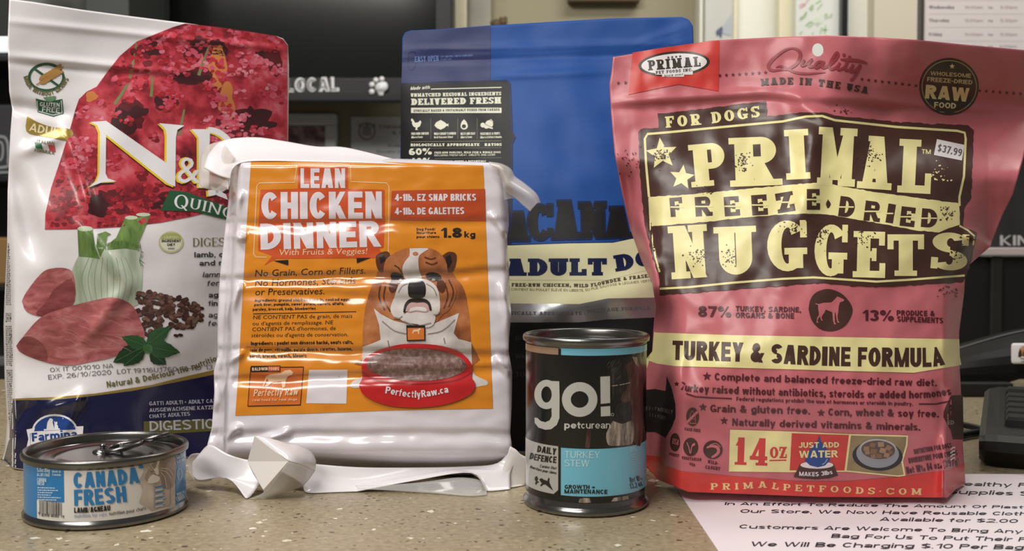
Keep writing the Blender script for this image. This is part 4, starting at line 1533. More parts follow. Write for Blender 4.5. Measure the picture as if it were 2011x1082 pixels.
p = Print(cat_s, 12).crop(0, 0, 2.255)
p.poly([(752, 842), (820, 848), (900, 878), (1000, 912), (1100, 945), (1110, 992), (980, 966), (860, 936), (710, 932)], pgreen, 5)
p.text('Q', [(770, 922), (832, 926)], 62, wht, 6, **ROMAN)
p.text('UINOA', [(836, 922), (950, 946), (1090, 990)], 46, wht, 6, **ROMAN)
p.build('banner', cat_bag)

p = Print(cat_s, 12).crop(0, 0, 2.255)
p.ring(205, 342, 76, 58, 11, pgreen, 1)
p.line([(150, 302), (262, 382)], 10, pgreen, 2)
wheat = ink_('wheat_ink', 176, 132, 72)
for k in range(6):
    a = k / 5
    p.ell(185 + 75 * a, 352 - 45 * a - 8, 17, 8, wheat, 3, -.9)
    p.ell(190 + 75 * a, 360 - 45 * a + 4, 17, 8, wheat, 3, -.1)
p.line([(160, 376), (280, 296)], 5, wheat, 3)
p.text('MADE WITHOUT GRAINS', [(103, 340), (118, 378), (150, 408), (195, 424), (240, 416), (278, 392), (306, 350)], 20, olive_i, 1, bold=.05)
p.poly([(158, 436), (214, 450), (276, 438), (281, 503), (236, 516), (166, 496)], pgreen, 1)
p.line([(164, 446), (168, 492), (236, 510), (275, 499), (271, 444)], 3, wht, 2)
p.poly([(190, 432), (215, 428), (248, 426), (236, 448), (212, 450)], ink_('leaf_ink', 104, 140, 104), 2, smooth=3)
p.text('GLUTEN', [(176, 470), (264, 474)], 18, wht, 2, bold=.01)
p.text('FREE', [(186, 494), (264, 500)], 22, wht, 2, bold=.01)
p.build('diet_badge', cat_bag)
p = Print(cat_s, 12).crop(0, 0, 2.255)
p.poly([(120, 513), (165, 540), (230, 562), (318, 575), (306, 622), (232, 610), (170, 600), (116, 580)], gold, 1, smooth=3)
p.text('ADULT', [(128, 578), (180, 590), (290, 608)], 36, ink_('pale_gold_ink', 226, 214, 176), 2, bold=.03)
p.text('ITALIAN', [(162, 632), (240, 642)], 14, olive_i, 1, bold=.01)
p.text('FORMULA', [(152, 672), (240, 684)], 14, olive_i, 1, bold=.01)
p.poly([(152, 628), (182, 634), (190, 660), (158, 656)], ink_('flag_green', 52, 112, 76), 1)
p.poly([(212, 640), (242, 644), (246, 674), (220, 668)], ink_('flag_red', 206, 84, 88), 1)
p.build('age_badge', cat_bag)

# ingredients
p = Print(cat_s, 12).crop(0, 400, 2.848)
bulb = noisy('fennel_bulb', [(.3, rgb(150, 168, 142)), (.6, rgb(196, 206, 188)), (.8, rgb(216, 222, 208))], 40, 2, .34, 'noise', (3, 3, .3), coat=.25)
stalk = noisy('fennel_stalk', [(.3, rgb(74, 108, 50)), (.7, rgb(128, 156, 88))], 60, 2, .34, 'noise', (3, 3, .4), coat=.25)
p.poly([(440, 290), (404, 370), (393, 460), (412, 560), (520, 600), (760, 570), (792, 480), (794, 330), (765, 235), (690, 180), (600, 240), (520, 230)], bulb, 1, smooth=4)
p.poly([(433, 140), (518, 140), (530, 240), (560, 310), (500, 300), (440, 295)], stalk, 2)
p.poly([(545, 170), (590, 155), (622, 170), (600, 180), (590, 240), (560, 300), (540, 240)], stalk, 2)
p.poly([(700, 78), (770, 78), (842, 60), (780, 210), (770, 260), (700, 250), (600, 260), (600, 230), (650, 190)], stalk, 2)
pale = ink_('fennel_cut', 196, 206, 180)
p.ell(476, 140, 43, 15, pale, 3); p.ell(735, 78, 36, 11, pale, 3); p.ell(801, 61, 40, 10, pale, 3)
frond = ink_('frond_ink', 84, 118, 56)
for k in range(26):
    x, y = 560 + k * 9, 240 - 30 * math.sin(k / 25 * PI)
    p.line([(x, y - 4), (x + rnd.uniform(-14, 14), y + rnd.uniform(8, 26))], 2.5, frond, 4)
for k in range(18):
    y = 220 + k * 7
    p.line([(785, y), (785 + rnd.uniform(-16, 24), y + rnd.uniform(4, 22))], 2.5, frond, 4)
for k in range(9):
    x0 = 455 + k * 36
    p.line([(x0 + (600 - x0) * .3, 300), (x0, 420), (x0 + (600 - x0) * .2, 545)], 2.2, ink_('fennel_vein', 150, 170, 142), 3, 4)
meat = noisy('raw_meat', [(.3, rgb(140, 70, 72)), (.5, rgb(178, 98, 100)), (.72, rgb(206, 140, 140))], 70, 5, .34, 'noise', (1, 1, 2.2), .6, coat=.25, rot=(0, .5, 0))
meatd = noisy('raw_meat_cut', [(.3, rgb(112, 46, 48)), (.7, rgb(160, 84, 86))], 70, 4, .34, 'noise', (1, 1, 3), coat=.25)
p.poly([(122, 545), (150, 490), (230, 390), (290, 362), (370, 362), (412, 400), (418, 550), (320, 610), (240, 632), (150, 605)], meat, 2, smooth=3)
p.poly([(300, 480), (400, 420), (414, 550), (320, 608), (240, 630), (200, 612), (250, 560)], meatd, 3, smooth=3)
p.poly([(90, 795), (130, 742), (220, 642), (330, 592), (520, 542), (640, 525), (740, 570), (795, 680), (798, 760), (650, 850), (500, 885), (380, 905), (250, 885), (120, 835)], meat, 4, smooth=4)
p.poly([(92, 795), (132, 745), (190, 750), (250, 800), (262, 880), (180, 862), (118, 832)], meatd, 5, smooth=3)
for k in range(22):
    x, y = rnd.uniform(280, 720), rnd.uniform(600, 820)
    p.line([(x, y), (x + 40, y + 12), (x + 70, y + 30)], 1.8, ink_('marbling', 204, 146, 144), 5, 3)
lc = [ink_('lentil_%s' % 'abcde'[i], *c) for i, c in enumerate(((58, 36, 32), (84, 54, 46), (104, 70, 60), (124, 92, 78), (70, 44, 40)))]
reg = [(770, 500), (830, 486), (930, 505), (1030, 528), (1110, 560), (1140, 640), (1075, 690), (960, 700), (880, 735), (800, 745), (765, 640)]
LP = []
while len(LP) < 190:
    x, y = rnd.uniform(765, 1140), rnd.uniform(486, 745)
    if inside(reg, x, y):
        LP.append((y, x))
for y, x in sorted(LP):
    p.ell(x, y + 3, 17, 12, lc[0], 1, 0, 10)
    p.ell(x, y, 15, 10, lc[rnd.randint(1, 4)], 2 + (int(y) % 3), rnd.uniform(-.6, .6), 10)
for x, y in ((985, 738), (1010, 735), (1072, 692), (1128, 585)):
    p.ell(x, y, 15, 9, lc[0], 2, .2, 12)
lf = [ink_('mint_dark', 30, 62, 38), ink_('mint_mid', 48, 92, 54), ink_('mint_light', 74, 124, 74)]


def leaf(bx, by, tx, ty, wd, m_, L_):
    b, t = Vector((bx, by)), Vector((tx, ty))
    d = t - b
    nn = Vector((-d.y, d.x)).normalized()
    up, dn = [], []
    for k in range(1, 10):
        s_ = k / 10
        h_ = wd * math.sin(PI * s_ ** .8) * (1 + (.08 if k % 2 else -.04))
        up.append(tuple(b + d * s_ + nn * h_)); dn.append(tuple(b + d * s_ - nn * h_))
    p.poly([tuple(b)] + up + [tuple(t)] + dn[::-1], m_, L_)
    p.line([tuple(b), tuple(b + d * .95)], 3, lf[2], L_ + 1)
    for k in range(2, 9):
        q = b + d * (k / 10)
        for sg in (1, -1):
            p.line([tuple(q), tuple(q + d * .1 + nn * sg * wd * .6 * math.sin(PI * k / 10))], 1.6, lf[1] if m_ is not lf[1] else lf[0], L_ + 1)


leaf(800, 800, 632, 888, 48, lf[0], 5); leaf(810, 810, 690, 908, 40, lf[0], 5); leaf(830, 800, 680, 745, 38, lf[1], 6)
leaf(820, 790, 955, 688, 42, lf[1], 6); leaf(815, 800, 1008, 832, 48, lf[1], 6); leaf(840, 830, 930, 900, 40, lf[0], 5); leaf(850, 830, 800, 790, 26, lf[2], 7)
p.build('ingredient_picture', cat_bag)

p = Print(cat_s, 12).crop(0, 400, 2.848)
p.ell(957, 215, 70, 61, ink_('pale_olive_ink', 200, 198, 150), 1); p.ell(957, 215, 60, 52, ink_('olive_white_ink', 226, 226, 206), 2)
p.poly([(900, 200), (905, 178), (930, 166), (957, 163), (985, 166), (1008, 178), (1014, 200)], ink_('olive_fill', 172, 174, 108), 3)
p.text('LIMITED', [(918, 194), (998, 194)], 12, ink_('cream_i', 222, 224, 180), 4, bold=.03)
p.text('INGREDIENT', [(904, 216), (1012, 216)], 14, ink, 3, bold=.06)
p.text('DIET', [(936, 237), (980, 237)], 15, ink, 3, bold=.05)
p.rect(940, 246, 976, 256, ink_('grey_i', 150, 150, 140), 3)
p.build('diet_seal', cat_bag)
p = Print(cat_s, 12).crop(0, 400, 2.848)
p.text('DIGESTION', [(1078, 240), (1410, 236)], 48, olive_i, 1, **ROMAN)
dg = ink_('charcoal_ink', 62, 62, 64)
for t_, x0, x1, y, b_, sl in (('lamb, quinoa,', 1087, 1390, 300, .04, 0), ('and mint', 1115, 1330, 347, .04, 0), ('lammfleisch', 1133, 1390, 412, 0, .2), ('fenchel', 1157, 1330, 460, 0, .2),
                              ('agneau', 1167, 1340, 525, .04, 0), ('finocchio', 1167, 1350, 572, .04, 0), ('agnello', 1167, 1330, 637, 0, 0), ('fenouil', 1162, 1320, 684, 0, .2)):
    p.text(t_, [(x0, y), (x1, y - 4)], 30, dg, 1, bold=b_, slant=sl)
p.build('description_text', cat_bag)
p = Print(cat_s, 12).crop(0, 400, 2.848)
p.text('OX IT 001010 NA', [(280, 942), (450, 930), (634, 918)], 24, ink_('stamp_ink', 110, 108, 110), 1, bold=-.02)
p.text('EXP. 26/10/2020  LOT.19116U1760 16-HD 13', [(270, 984), (500, 964), (700, 950), (980, 938), (1190, 926)], 26, ink_('stamp_ink', 110, 108, 110), 1, bold=-.02)
p.text('Natural & Delicious the nutrition', [(598, 1028), (760, 1004), (900, 975), (1060, 935), (1240, 870)], 34, olive_i, 2, bold=.02)
p.build('date_stamp', cat_bag)

navy = mat('navy_foil', rgb(18, 20, 62), .24, coat=.5, bump=.25, bscale=40)
p = Print(cat_s, 9)
p.poly([(25, 783), (60, 786), (100, 785), (163, 780), (260, 768), (334, 753), (425, 735), (560, 702), (558, 874), (400, 903), (200, 916), (60, 923), (4, 915), (11, 888), (18, 862)], navy, 1)
p.build('navy_base', cat_bag)
p = Print(cat_s, 9).crop(0, 680, 2.692)
p.poly([(70, 286), (200, 282), (440, 268), (700, 235), (900, 195), (1145, 145), (1500, 60), (1500, 30), (1145, 122), (1000, 155), (800, 205), (500, 250), (290, 268), (70, 277)], gold, 2)
p.build('gold_band', cat_bag)
p = Print(cat_s, 9).crop(0, 680, 2.692)
sil = ink_('silver_ink', 186, 188, 198)
p.text('GATTI ADULTI • ADULT CATS', [(790, 313), (1160, 297)], 20, sil, 2, bold=.01)
p.text('AUSGEWACHSENE KATZEN', [(790, 348), (1150, 331)], 20, sil, 2, bold=.01)
p.text('CHATS ADULTES', [(790, 381), (1005, 366)], 20, sil, 2, bold=.01)
p.poly([(760, 397), (1250, 380), (1250, 440), (760, 470)], ink_('olive_band', 96, 92, 48), 2)
p.text('DIGESTION', [(792, 448), (1190, 432)], 52, sil, 3, bold=.0)
p.build('base_lettering', cat_bag)
p = Print(cat_s, 9).crop(0, 680, 2.692)
lbl = ink_('logo_blue', 28, 66, 140)
p.ell(290, 452, 122, 94, wht, 3); p.ell(290, 452, 112, 84, lbl, 4)
p.poly([(140, 440), (185, 432), (180, 450), (400, 440), (396, 424), (441, 422), (436, 500), (442, 532), (424, 520), (160, 540), (140, 536), (150, 490)], wht, 5)
p.text('Farmina', [(170, 504), (408, 484)], 46, lbl, 6, bold=.06)
p.line([(160, 460), (160, 520), (424, 508)], 3, lbl, 6)
p.poly([(246, 440), (250, 405), (258, 390), (266, 380), (280, 388), (278, 402), (284, 440)], wht, 5, smooth=3)
p.poly([(286, 440), (288, 412), (286, 395), (294, 402), (302, 394), (304, 412), (308, 440)], wht, 5, smooth=3)
p.line([(232, 442), (316, 438)], 8, wht, 5)
p.build('maker_logo', cat_bag)
# small print down the turned-back side
p = Print(cat_s, 6)
tinyk = ink_('small_print_ink', 96, 94, 92)
yy = 478
while yy < 870:
    l = max(interp([(470, 15), (580, 11), (640, 10), (740, 12), (830, 17), (880, 20)], yy), 0) + .8
    r_ = interp([(470, 19), (600, 22), (700, 25), (780, 24), (870, 24)], yy) - .5
    if r_ - l > 2 and not (598 < yy < 612 or 632 < yy < 640 or 716 < yy < 726):
        x = l
        while x < r_ - 1:
            w_ = rnd.uniform(1.2, 3.5)
            p.rect(x, yy, min(x + w_, r_), yy + 2.0 + (rnd.random() < .12) * 1.5, tinyk, 1)
            x += w_ + .8
    yy += 3.6
p.build('side_small_print', cat_bag)

# ------------------------------------------------------------------ vacuum pack
def film_ink(name, r, g, b):
    return mat(name, rgb(r, g, b), .2, coat=.6, bump=.04, bscale=55)


orange = film_ink('label_orange', 222, 138, 34)
deep = film_ink('label_vermilion', 206, 84, 40)
brick = film_ink('label_brick', 190, 78, 40)
peach = film_ink('label_peach', 236, 196, 160)
lwht = film_ink('label_white', 226, 218, 226)
lblk = film_ink('label_black', 34, 28, 26)
p = Print(pack_s, 7)
p.poly([(493, 314), (600, 315), (760, 318), (949, 325), (953, 420), (958, 540), (964, 700), (968, 802), (760, 806), (600, 812), (462, 816), (469, 720), (475, 600), (483, 460)], orange, 0)
p.build('orange_label', pack)
p = Print(pack_s, 9).crop(380, 250, 2.774)
p.line([(400, 708), (340, 706), (328, 690), (345, 320), (360, 303), (552, 300), (562, 212), (572, 203), (845, 203), (856, 215), (858, 296), (1050, 303), (1065, 320), (1062, 678), (1050, 690), (1010, 692)], 5, peach, 1)
p.poly([(570, 215), (840, 215), (842, 335), (1040, 340), (1042, 510), (1035, 655), (1010, 660), (1060, 740), (1000, 712), (450, 716), (385, 752), (430, 700), (352, 672), (355, 505), (365, 340), (568, 335)], deep, 1)
p.poly([(435, 727), (516, 722), (516, 752)], lblk, 2); p.poly([(888, 712), (966, 710), (890, 740)], lblk, 2)
p.text('LEAN', [(583, 331), (828, 331)], 108, lwht, 2, bold=.06)
p.text('CHICKEN', [(370, 501), (1030, 497)], 148, lwht, 2, bold=.07)
p.text('DINNER', [(366, 667), (1024, 650)], 142, lwht, 2, bold=.07)
p.text('With Fruits & Veggies!', [(465, 697), (945, 689)], 32, peach, 2, font='hand', slant=.12)
p.build('product_title', pack)
p = Print(pack_s, 9).crop(380, 250, 2.774)
p.poly([(1080, 345), (1588, 335), (1592, 512), (1072, 506)], brick, 1)
p.text('4-1lb. EZ SNAP BRICKS', [(1097, 401), (1540, 400)], 38, lwht, 2, bold=.05)
p.text('4-1lb. DE GALETTES', [(1097, 476), (1475, 473)], 38, lwht, 2, bold=.05)
p.text('1.8', [(1345, 601), (1462, 601)], 54, lblk, 1, bold=.08)
p.text('kg', [(1475, 600), (1535, 600)], 34, lblk, 1, bold=.06)
for t_, y, x1 in (('Dog Food/', 562, 1318), ('Nourriture', 581, 1322), ('pour chiens', 603, 1340)):
    p.text(t_, [(1215, y), (x1, y - 1)], 14, lblk, 1, bold=.06)
p.build('weight_panel', pack)
p = Print(pack_s, 9).crop(380, 250, 2.774)
for t_, x0, y0, x1, y1, h, b_, sl in (('No Grain, Corn or Fillers.', 335, 813, 936, 797, 36, .0, .15), ('No Hormones, Steroids', 335, 866, 882, 851, 36, .0, .15), ('or Preservatives.', 335, 915, 712, 909, 36, .0, .15),
                                      ('Ingredients: ground chicken bone in, cooked eggs,', 333, 950, 855, 944, 15, .05, .1), ('pork liver, pumpkin, sweet potato, carrots, alfalfa,', 330, 973, 820, 967, 15, .05, .1),
                                      ('parsley, broccoli, kelp, blueberries', 322, 999, 665, 993, 15, .05, .1)):
    p.text(t_, [(x0, y0), (x1, y1)], h, lblk, 1, font='hand' if sl > .11 else 'sans', bold=b_, slant=sl)
p.line([(325, 1016), (886, 1004)], 4, lblk, 1)
p.crop(360, 560, 2.4586)
for t_, x0, y0, x1, y1, h, b_, sl in (('NE CONTIENT PAS de grain, de maïs', 337, 164, 815, 157, 18, .01, .12), ("ou d'agents de remplissage. NE", 333, 194, 722, 188, 18, .01, .12), ("CONTIENT PAS d'hormones, de", 332, 222, 735, 216, 18, .01, .12),
                                      ("stéroïdes ou d'agents de conservation.", 328, 251, 795, 246, 18, .01, .12), ('Ingrédients : poulet non désossé haché, oeufs cuits,', 326, 290, 820, 283, 18, .05, 0),
                                      ('foie de porc, citrouille, patate douce, carottes, luzerne,', 323, 322, 816, 316, 18, .05, 0), ('persil, brocoli, varech, bleuets', 320, 352, 595, 348, 18, .05, 0)):
    p.text(t_, [(x0, y0), (x1, y1)], h, lblk, 1, font='hand' if sl > .11 else 'sans', bold=b_, slant=sl)
p.build('ingredient_text', pack)
p = Print(pack_s, 9).crop(360, 560, 2.4586)
p.poly([(325, 398), (580, 395), (565, 578), (311, 584)], film_ink('label_logo_orange', 214, 112, 44), 1)
p.line([(325, 398), (580, 395), (565, 578), (311, 584), (325, 398)], 5, lblk, 2)
p.poly([(326, 390), (469, 388), (468, 417), (326, 420)], lblk, 3)
p.text('BALDWIN', [(332, 413), (408, 411)], 15, peach, 4, bold=.03)
p.poly([(410, 392), (466, 391), (465, 414), (410, 416)], deep, 4)
p.text('FOODS', [(413, 411), (462, 410)], 14, peach, 5, bold=.03)
DOGP = [(382, 488), (400, 440), (420, 430), (470, 425), (490, 412), (515, 408), (530, 420), (528, 432), (505, 440), (495, 460), (492, 490), (478, 498), (474, 465), (430, 468), (410, 488), (392, 490), (412, 462), (404, 450), (388, 490)]
p.poly(DOGP, peach, 3)
p.text('Perfectly Raw', [(338, 537), (552, 530)], 34, peach, 4, bold=-.01, slant=.2)
p.text('real food for real dogs', [(335, 560), (550, 556)], 12, peach, 4, bold=.0)
p.build('brand_logo', pack)
p = Print(pack_s, 9).crop(360, 560, 2.4586)
p.poly([(607, 409), (793, 408), (787, 572), (593, 570)], lwht, 1)
p.build('white_square', pack)

# bulldog and bowl
p = Print(pack_s, 9).crop(680, 480, 3.183)
coat_ = noisy('bulldog_coat', [(.3, rgb(120, 66, 36)), (.55, rgb(176, 106, 62)), (.75, rgb(204, 140, 92))], 60, 4, .22, coat=.6)
dwh = noisy('bulldog_white', [(.3, rgb(186, 176, 172)), (.7, rgb(226, 218, 216))], 60, 4, .22, coat=.6)
dbr, dbk, dsh, dpk = film_ink('bulldog_dark_brown', 92, 50, 34), film_ink('bulldog_black', 36, 28, 28), film_ink('bulldog_grey', 150, 136, 130), film_ink('bulldog_pink', 190, 150, 146)
p.poly([(24, 880), (45, 852), (95, 830), (112, 790), (120, 880), (70, 896), (35, 895)], dwh, 1, smooth=3)
p.poly([(785, 780), (810, 820), (875, 850), (884, 875), (850, 884), (790, 884)], dwh, 1, smooth=3)
p.poly([(100, 720), (103, 560), (118, 400), (148, 290), (185, 205), (240, 150), (600, 140), (690, 215), (740, 290), (768, 440), (780, 610), (786, 760), (100, 760)], coat_, 1, smooth=3)
p.poly([(172, 400), (215, 435), (300, 478), (450, 510), (560, 490), (705, 428), (672, 556), (700, 590), (782, 612), (786, 760), (98, 760), (102, 640), (160, 620), (215, 596), (205, 500)], dwh, 2)
for a in ([(260, 600), (268, 640)], [(610, 585), (618, 620)], [(225, 480), (300, 540), (380, 560)], [(680, 470), (600, 540), (510, 560)]):
    p.line(a, 8, dsh, 3, 3)
p.poly([(184, 72), (215, 50), (262, 46), (275, 90), (240, 165), (205, 168), (186, 120)], dbr, 2, smooth=3)
p.poly([(600, 70), (640, 46), (682, 55), (690, 95), (672, 160), (640, 182), (612, 150)], dbr, 2, smooth=3)
p.poly([(205, 80), (240, 66), (245, 100), (215, 120)], dbk, 3); p.poly([(620, 80), (650, 64), (662, 110), (632, 160)], dbk, 3)
p.poly([(232, 240), (236, 130), (262, 80), (330, 40), (400, 22), (510, 22), (580, 50), (625, 110), (640, 190), (690, 290), (650, 400), (600, 440), (540, 490), (330, 470), (270, 460), (205, 400), (190, 300)], coat_, 3, smooth=3)
for a in ([(215, 250), (205, 330), (240, 410)], [(245, 260), (235, 340), (275, 420)], [(640, 220), (670, 300), (640, 390)], [(615, 240), (635, 320), (610, 400)], [(490, 80), (530, 92), (560, 82)], [(495, 110), (535, 125), (570, 112)], [(300, 130), (330, 150), (350, 190)]):
    p.line(a, 9, dbr, 4, 4)
p.poly([(395, 24), (512, 24), (480, 50), (452, 80), (455, 160), (470, 215), (380, 225), (350, 160), (365, 110), (395, 70)], dwh, 4, smooth=3)
p.ell(432, 58, 18, 12, coat_, 5)
p.ell(318, 208, 44, 30, dbk, 5, .5); p.ell(292, 258, 26, 44, dbr, 5, .2)
p.ell(545, 200, 50, 26, dbk, 5, .15); p.ell(592, 258, 26, 44, dbr, 5, -.2)
p.ell(545, 222, 12, 9, dsh, 6); p.ell(340, 220, 8, 7, dsh, 6)
p.poly([(300, 330), (330, 250), (380, 222), (440, 212), (505, 222), (560, 260), (584, 330), (584, 420), (555, 438), (520, 420), (440, 400), (370, 420), (345, 462), (300, 455), (276, 400)], dwh, 6, smooth=3)
p.poly([(330, 455), (380, 425), (440, 405), (505, 412), (556, 440), (545, 500), (500, 520), (450, 500), (380, 490), (340, 470)], dwh, 6, smooth=3)
p.poly([(385, 265), (398, 230), (440, 222), (480, 230), (497, 265), (490, 325), (440, 338), (392, 325)], dbk, 7, smooth=3)
p.poly([(375, 372), (440, 356), (515, 368), (528, 400), (500, 425), (440, 420), (385, 425)], dpk, 7, smooth=3)
p.poly([(400, 398), (440, 390), (495, 396), (500, 420), (440, 412), (396, 420)], dwh, 8, smooth=3)
p.line([(440, 330), (440, 358)], 14, dbk, 8)
p.line([(444, 350), (400, 352), (372, 380), (362, 425)], 24, dbk, 8, 5, taper=lambda t: 1.1 - .6 * t)
p.line([(436, 350), (486, 350), (516, 370), (528, 412)], 24, dbk, 9, 5, taper=lambda t: 1.1 - .6 * t)
p.line([(300, 455), (330, 462), (350, 448)], 8, dsh, 7, 4); p.line([(545, 440), (570, 436), (582, 420)], 8, dsh, 7, 4)
p.line([(360, 480), (440, 508), (530, 490)], 7, dsh, 8, 4)
p.line([(325, 300), (350, 260), (385, 245)], 6, dsh, 7, 3); p.line([(500, 245), (545, 275), (565, 320)], 6, dsh, 7, 3)
p.build('bulldog_picture', pack)
p = Print(pack_s, 9).crop(680, 480, 3.183)
p.poly([(375, 505), (492, 505), (494, 600), (378, 604)], lblk, 8); p.poly([(382, 522), (486, 522), (488, 594), (384, 597)], film_ink('tag_orange', 216, 120, 50), 9)
p.poly([(412, 555), (418, 534), (448, 530), (460, 522), (466, 530), (456, 540), (456, 560), (450, 560), (446, 544), (424, 546), (418, 558)], peach, 10)
p.build('collar_tag', pack)
p = Print(pack_s, 9).crop(680, 480, 3.183)
red, redd = film_ink('bowl_red', 190, 34, 36), film_ink('bowl_dark_red', 150, 26, 30)
p.poly([(78, 880), (100, 830), (98, 750), (150, 685), (300, 632), (440, 620), (600, 635), (720, 680), (784, 750), (784, 830), (806, 870), (780, 932), (650, 992), (450, 1020), (250, 1004), (115, 945)], red, 9, smooth=4)
p.line([(100, 800), (200, 850), (440, 872), (680, 850), (784, 800)], 9, redd, 10, 5)
p.ell(438, 752, 312, 102, noisy('minced_meat', [(.3, rgb(92, 64, 60)), (.55, rgb(134, 104, 98)), (.8, rgb(176, 150, 142))], 350, 4, .22, coat=.6), 11, .02, 44)
p.text('PerfectlyRaw.ca', [(243, 930), (440, 958), (640, 925)], 44, lwht, 11, bold=.02)
p.build('bowl_picture', pack)
# ------------------------------------------------------------------ blue bag
def blue_ink(n, r, g, b, rough=.42, metal=0.0):
    return mat('print_' + n, rgb(r, g, b), rough + .06, metal, spec=.25, bump=.06, bscale=50)


bcream, bblk, bnavy = blue_ink('cream', 222, 220, 178), blue_ink('black', 26, 27, 29), blue_ink('navy', 52, 60, 104)
bdn, bgrey, bpale = blue_ink('deep_navy', 22, 32, 72), blue_ink('grey', 136, 130, 104), blue_ink('pale_blue', 112, 134, 190)
bw = blue_ink('warm_white', 224, 224, 204)
p = Print(blue_s, 16)
p.poly([(792, 75), (797, 65), (807, 61), (870, 58), (963, 50.5), (963, 158), (870, 160), (788, 165)], bnavy, 0)
p.build('navy_panel', blue_bag)
p = Print(blue_s, 12).crop(540, 0, 3.38)
p.text('EASY OPEN', [(930, 412), (1087, 404)], 36, bpale, 2, bold=.01)
p.text('LIFT AND PULL TAB TO YOUR RIGHT', [(1100, 384), (1314, 374)], 13, bpale, 2, bold=-.01)
p.text('DO NOT CUT', [(1100, 402), (1172, 398)], 13, bpale, 2, bold=-.01)
p.line([(890, 350), (905, 345), (930, 350), (936, 400), (930, 440), (910, 465), (892, 460), (884, 430), (886, 370), (890, 350)], 2.5, bdn, 2, 4)
p.build('opening_note', blue_bag)
p = Print(blue_s, 14)
p.poly([(787, 163), (870, 161), (960, 157.5), (996, 157), (1003, 163), (1007, 258), (1013, 269), (1007, 281), (1006, 400), (1004, 480), (786, 480), (787, 300)], bdn, 1)
p.poly([(787, 165), (870, 163), (960, 159.5), (994, 159), (1000, 165), (1003.5, 258), (1009.5, 269), (1003.5, 281), (1002, 400), (1000, 478), (786, 478), (787, 300)], bblk, 2)
p.build('black_panel', blue_bag)
p = Print(blue_s, 14).crop(540, 0, 3.38)
p.text('Made with', [(898, 597), (1026, 590)], 22, bw, 3, bold=.0, slant=.35)
p.line([(1036, 591), (1504, 580)], 6, bw, 3)
SL = dict(font='slab')
p.text('UNMATCHED REGIONAL INGREDIENTS', [(901, 643), (1502, 632)], 23, bw, 3, T=.3, t=.2, sp=.08, **SL)
p.text('DELIVERED FRESH', [(904, 698), (1502, 687)], 43, bw, 3, T=.34, t=.2, sp=.07, **SL)
p.rrect(903, 715, 1504, 750, 4, bw, 3)
p.text('ETHICALLY RAISED & SUSTAINABLY FISHED FROM CANADA', [(920, 743), (1492, 734)], 15, bblk, 4, T=.26, t=.18, sp=.12, **SL)
p.line([(900, 941), (1503, 935)], 3, bgrey, 3); p.line([(900, 985), (1503, 980)], 2, bgrey, 3); p.line([(1060, 1052), (1503, 1046)], 2, bgrey, 3)
for x in (1034, 1213, 1342):
    p.line([(x, 785), (x, 922)], 2, bgrey, 3)
for a, b, x0, x1, x2 in (('FREE-RUN CHICKEN', 'Alberta Farms', 905, 1020, 982), ('WILD-CAUGHT FLOUNDER', 'North Vancouver Island', 1056, 1202, 1180), ('NEST-LAID EGGS', 'Alberta Farms', 1233, 1330, 1309),
                         ('VEGETABLES & FRUITS', 'Alberta & British Columbia', 1363, 1494, 1505)):
    p.text(a, [(x0, 896), (x1, 893)], 16, bw, 3, bold=.03)
    p.text(b, [(x0, 918), (x2, 915)], 14, bw, 3, bold=.02)
p.text('BIOLOGICALLY APPROPRIATE   RATIOS', [(900, 971), (1505, 968)], 18, bw, 3, T=.32, t=.2, sp=.08, **SL)
p.text('60%', [(890, 1030), (1042, 1026)], 44, bw, 3, bold=.1)
p.text('FREE-RUN POULTRY, WILD FISH & WHOLE EGGS', [(1058, 1019), (1498, 1016)], 12, bw, 3, T=.3, t=.2, sp=.08, **SL)
p.text('INCLUDING FRESH MEAT, GIBLETS AND LIVER', [(1058, 1037), (1462, 1033)], 12, bw, 3, bold=.0)
p.text('40%', [(896, 1094), (1040, 1090)], 44, bw, 3, bold=.1)
p.text('VEGETABLES, FRUITS & BOTANICALS', [(1062, 1078), (1400, 1075)], 12, bw, 3, T=.3, t=.2, sp=.08, **SL)
p.build('panel_lettering', blue_bag)
p = Print(blue_s, 14).crop(540, 0, 3.38)
p.poly([(903, 790), (912, 787), (922, 800), (930, 815), (950, 812), (965, 798), (972, 812), (962, 838), (946, 846), (944, 858), (952, 862), (930, 862), (936, 848), (918, 838), (910, 822), (910, 805), (904, 803)], bw, 3)
p.build('hen_icon', blue_bag)
p = Print(blue_s, 14).crop(540, 0, 3.38)
p.poly([(1058, 832), (1070, 812), (1100, 796), (1128, 812), (1140, 824), (1153, 820), (1150, 830), (1153, 840), (1140, 834), (1126, 848), (1100, 861), (1075, 850)], bw, 3)
p.build('fish_icon', blue_bag)
p = Print(blue_s, 14).crop(540, 0, 3.38)
p.poly([(1255, 792), (1270, 808), (1280, 834), (1274, 852), (1256, 860), (1238, 852), (1232, 834), (1240, 808)], bw, 3, smooth=4); p.ell(1254, 838, 14, 13, bblk, 4)
p.build('egg_icon', blue_bag)
p = Print(blue_s, 14).crop(540, 0, 3.38)
p.ell(1380, 830, 16, 16, bw, 3); p.ell(1404, 838, 18, 16, bw, 3); p.ell(1422, 824, 26, 26, bw, 3); p.line([(1366, 830), (1446, 852)], 10, bw, 3); p.line([(1392, 822), (1440, 845)], 2.5, bblk, 4)
p.line([(1424, 800), (1434, 792), (1448, 810)], 4, bw, 3)
p.build('vegetable_icon', blue_bag)

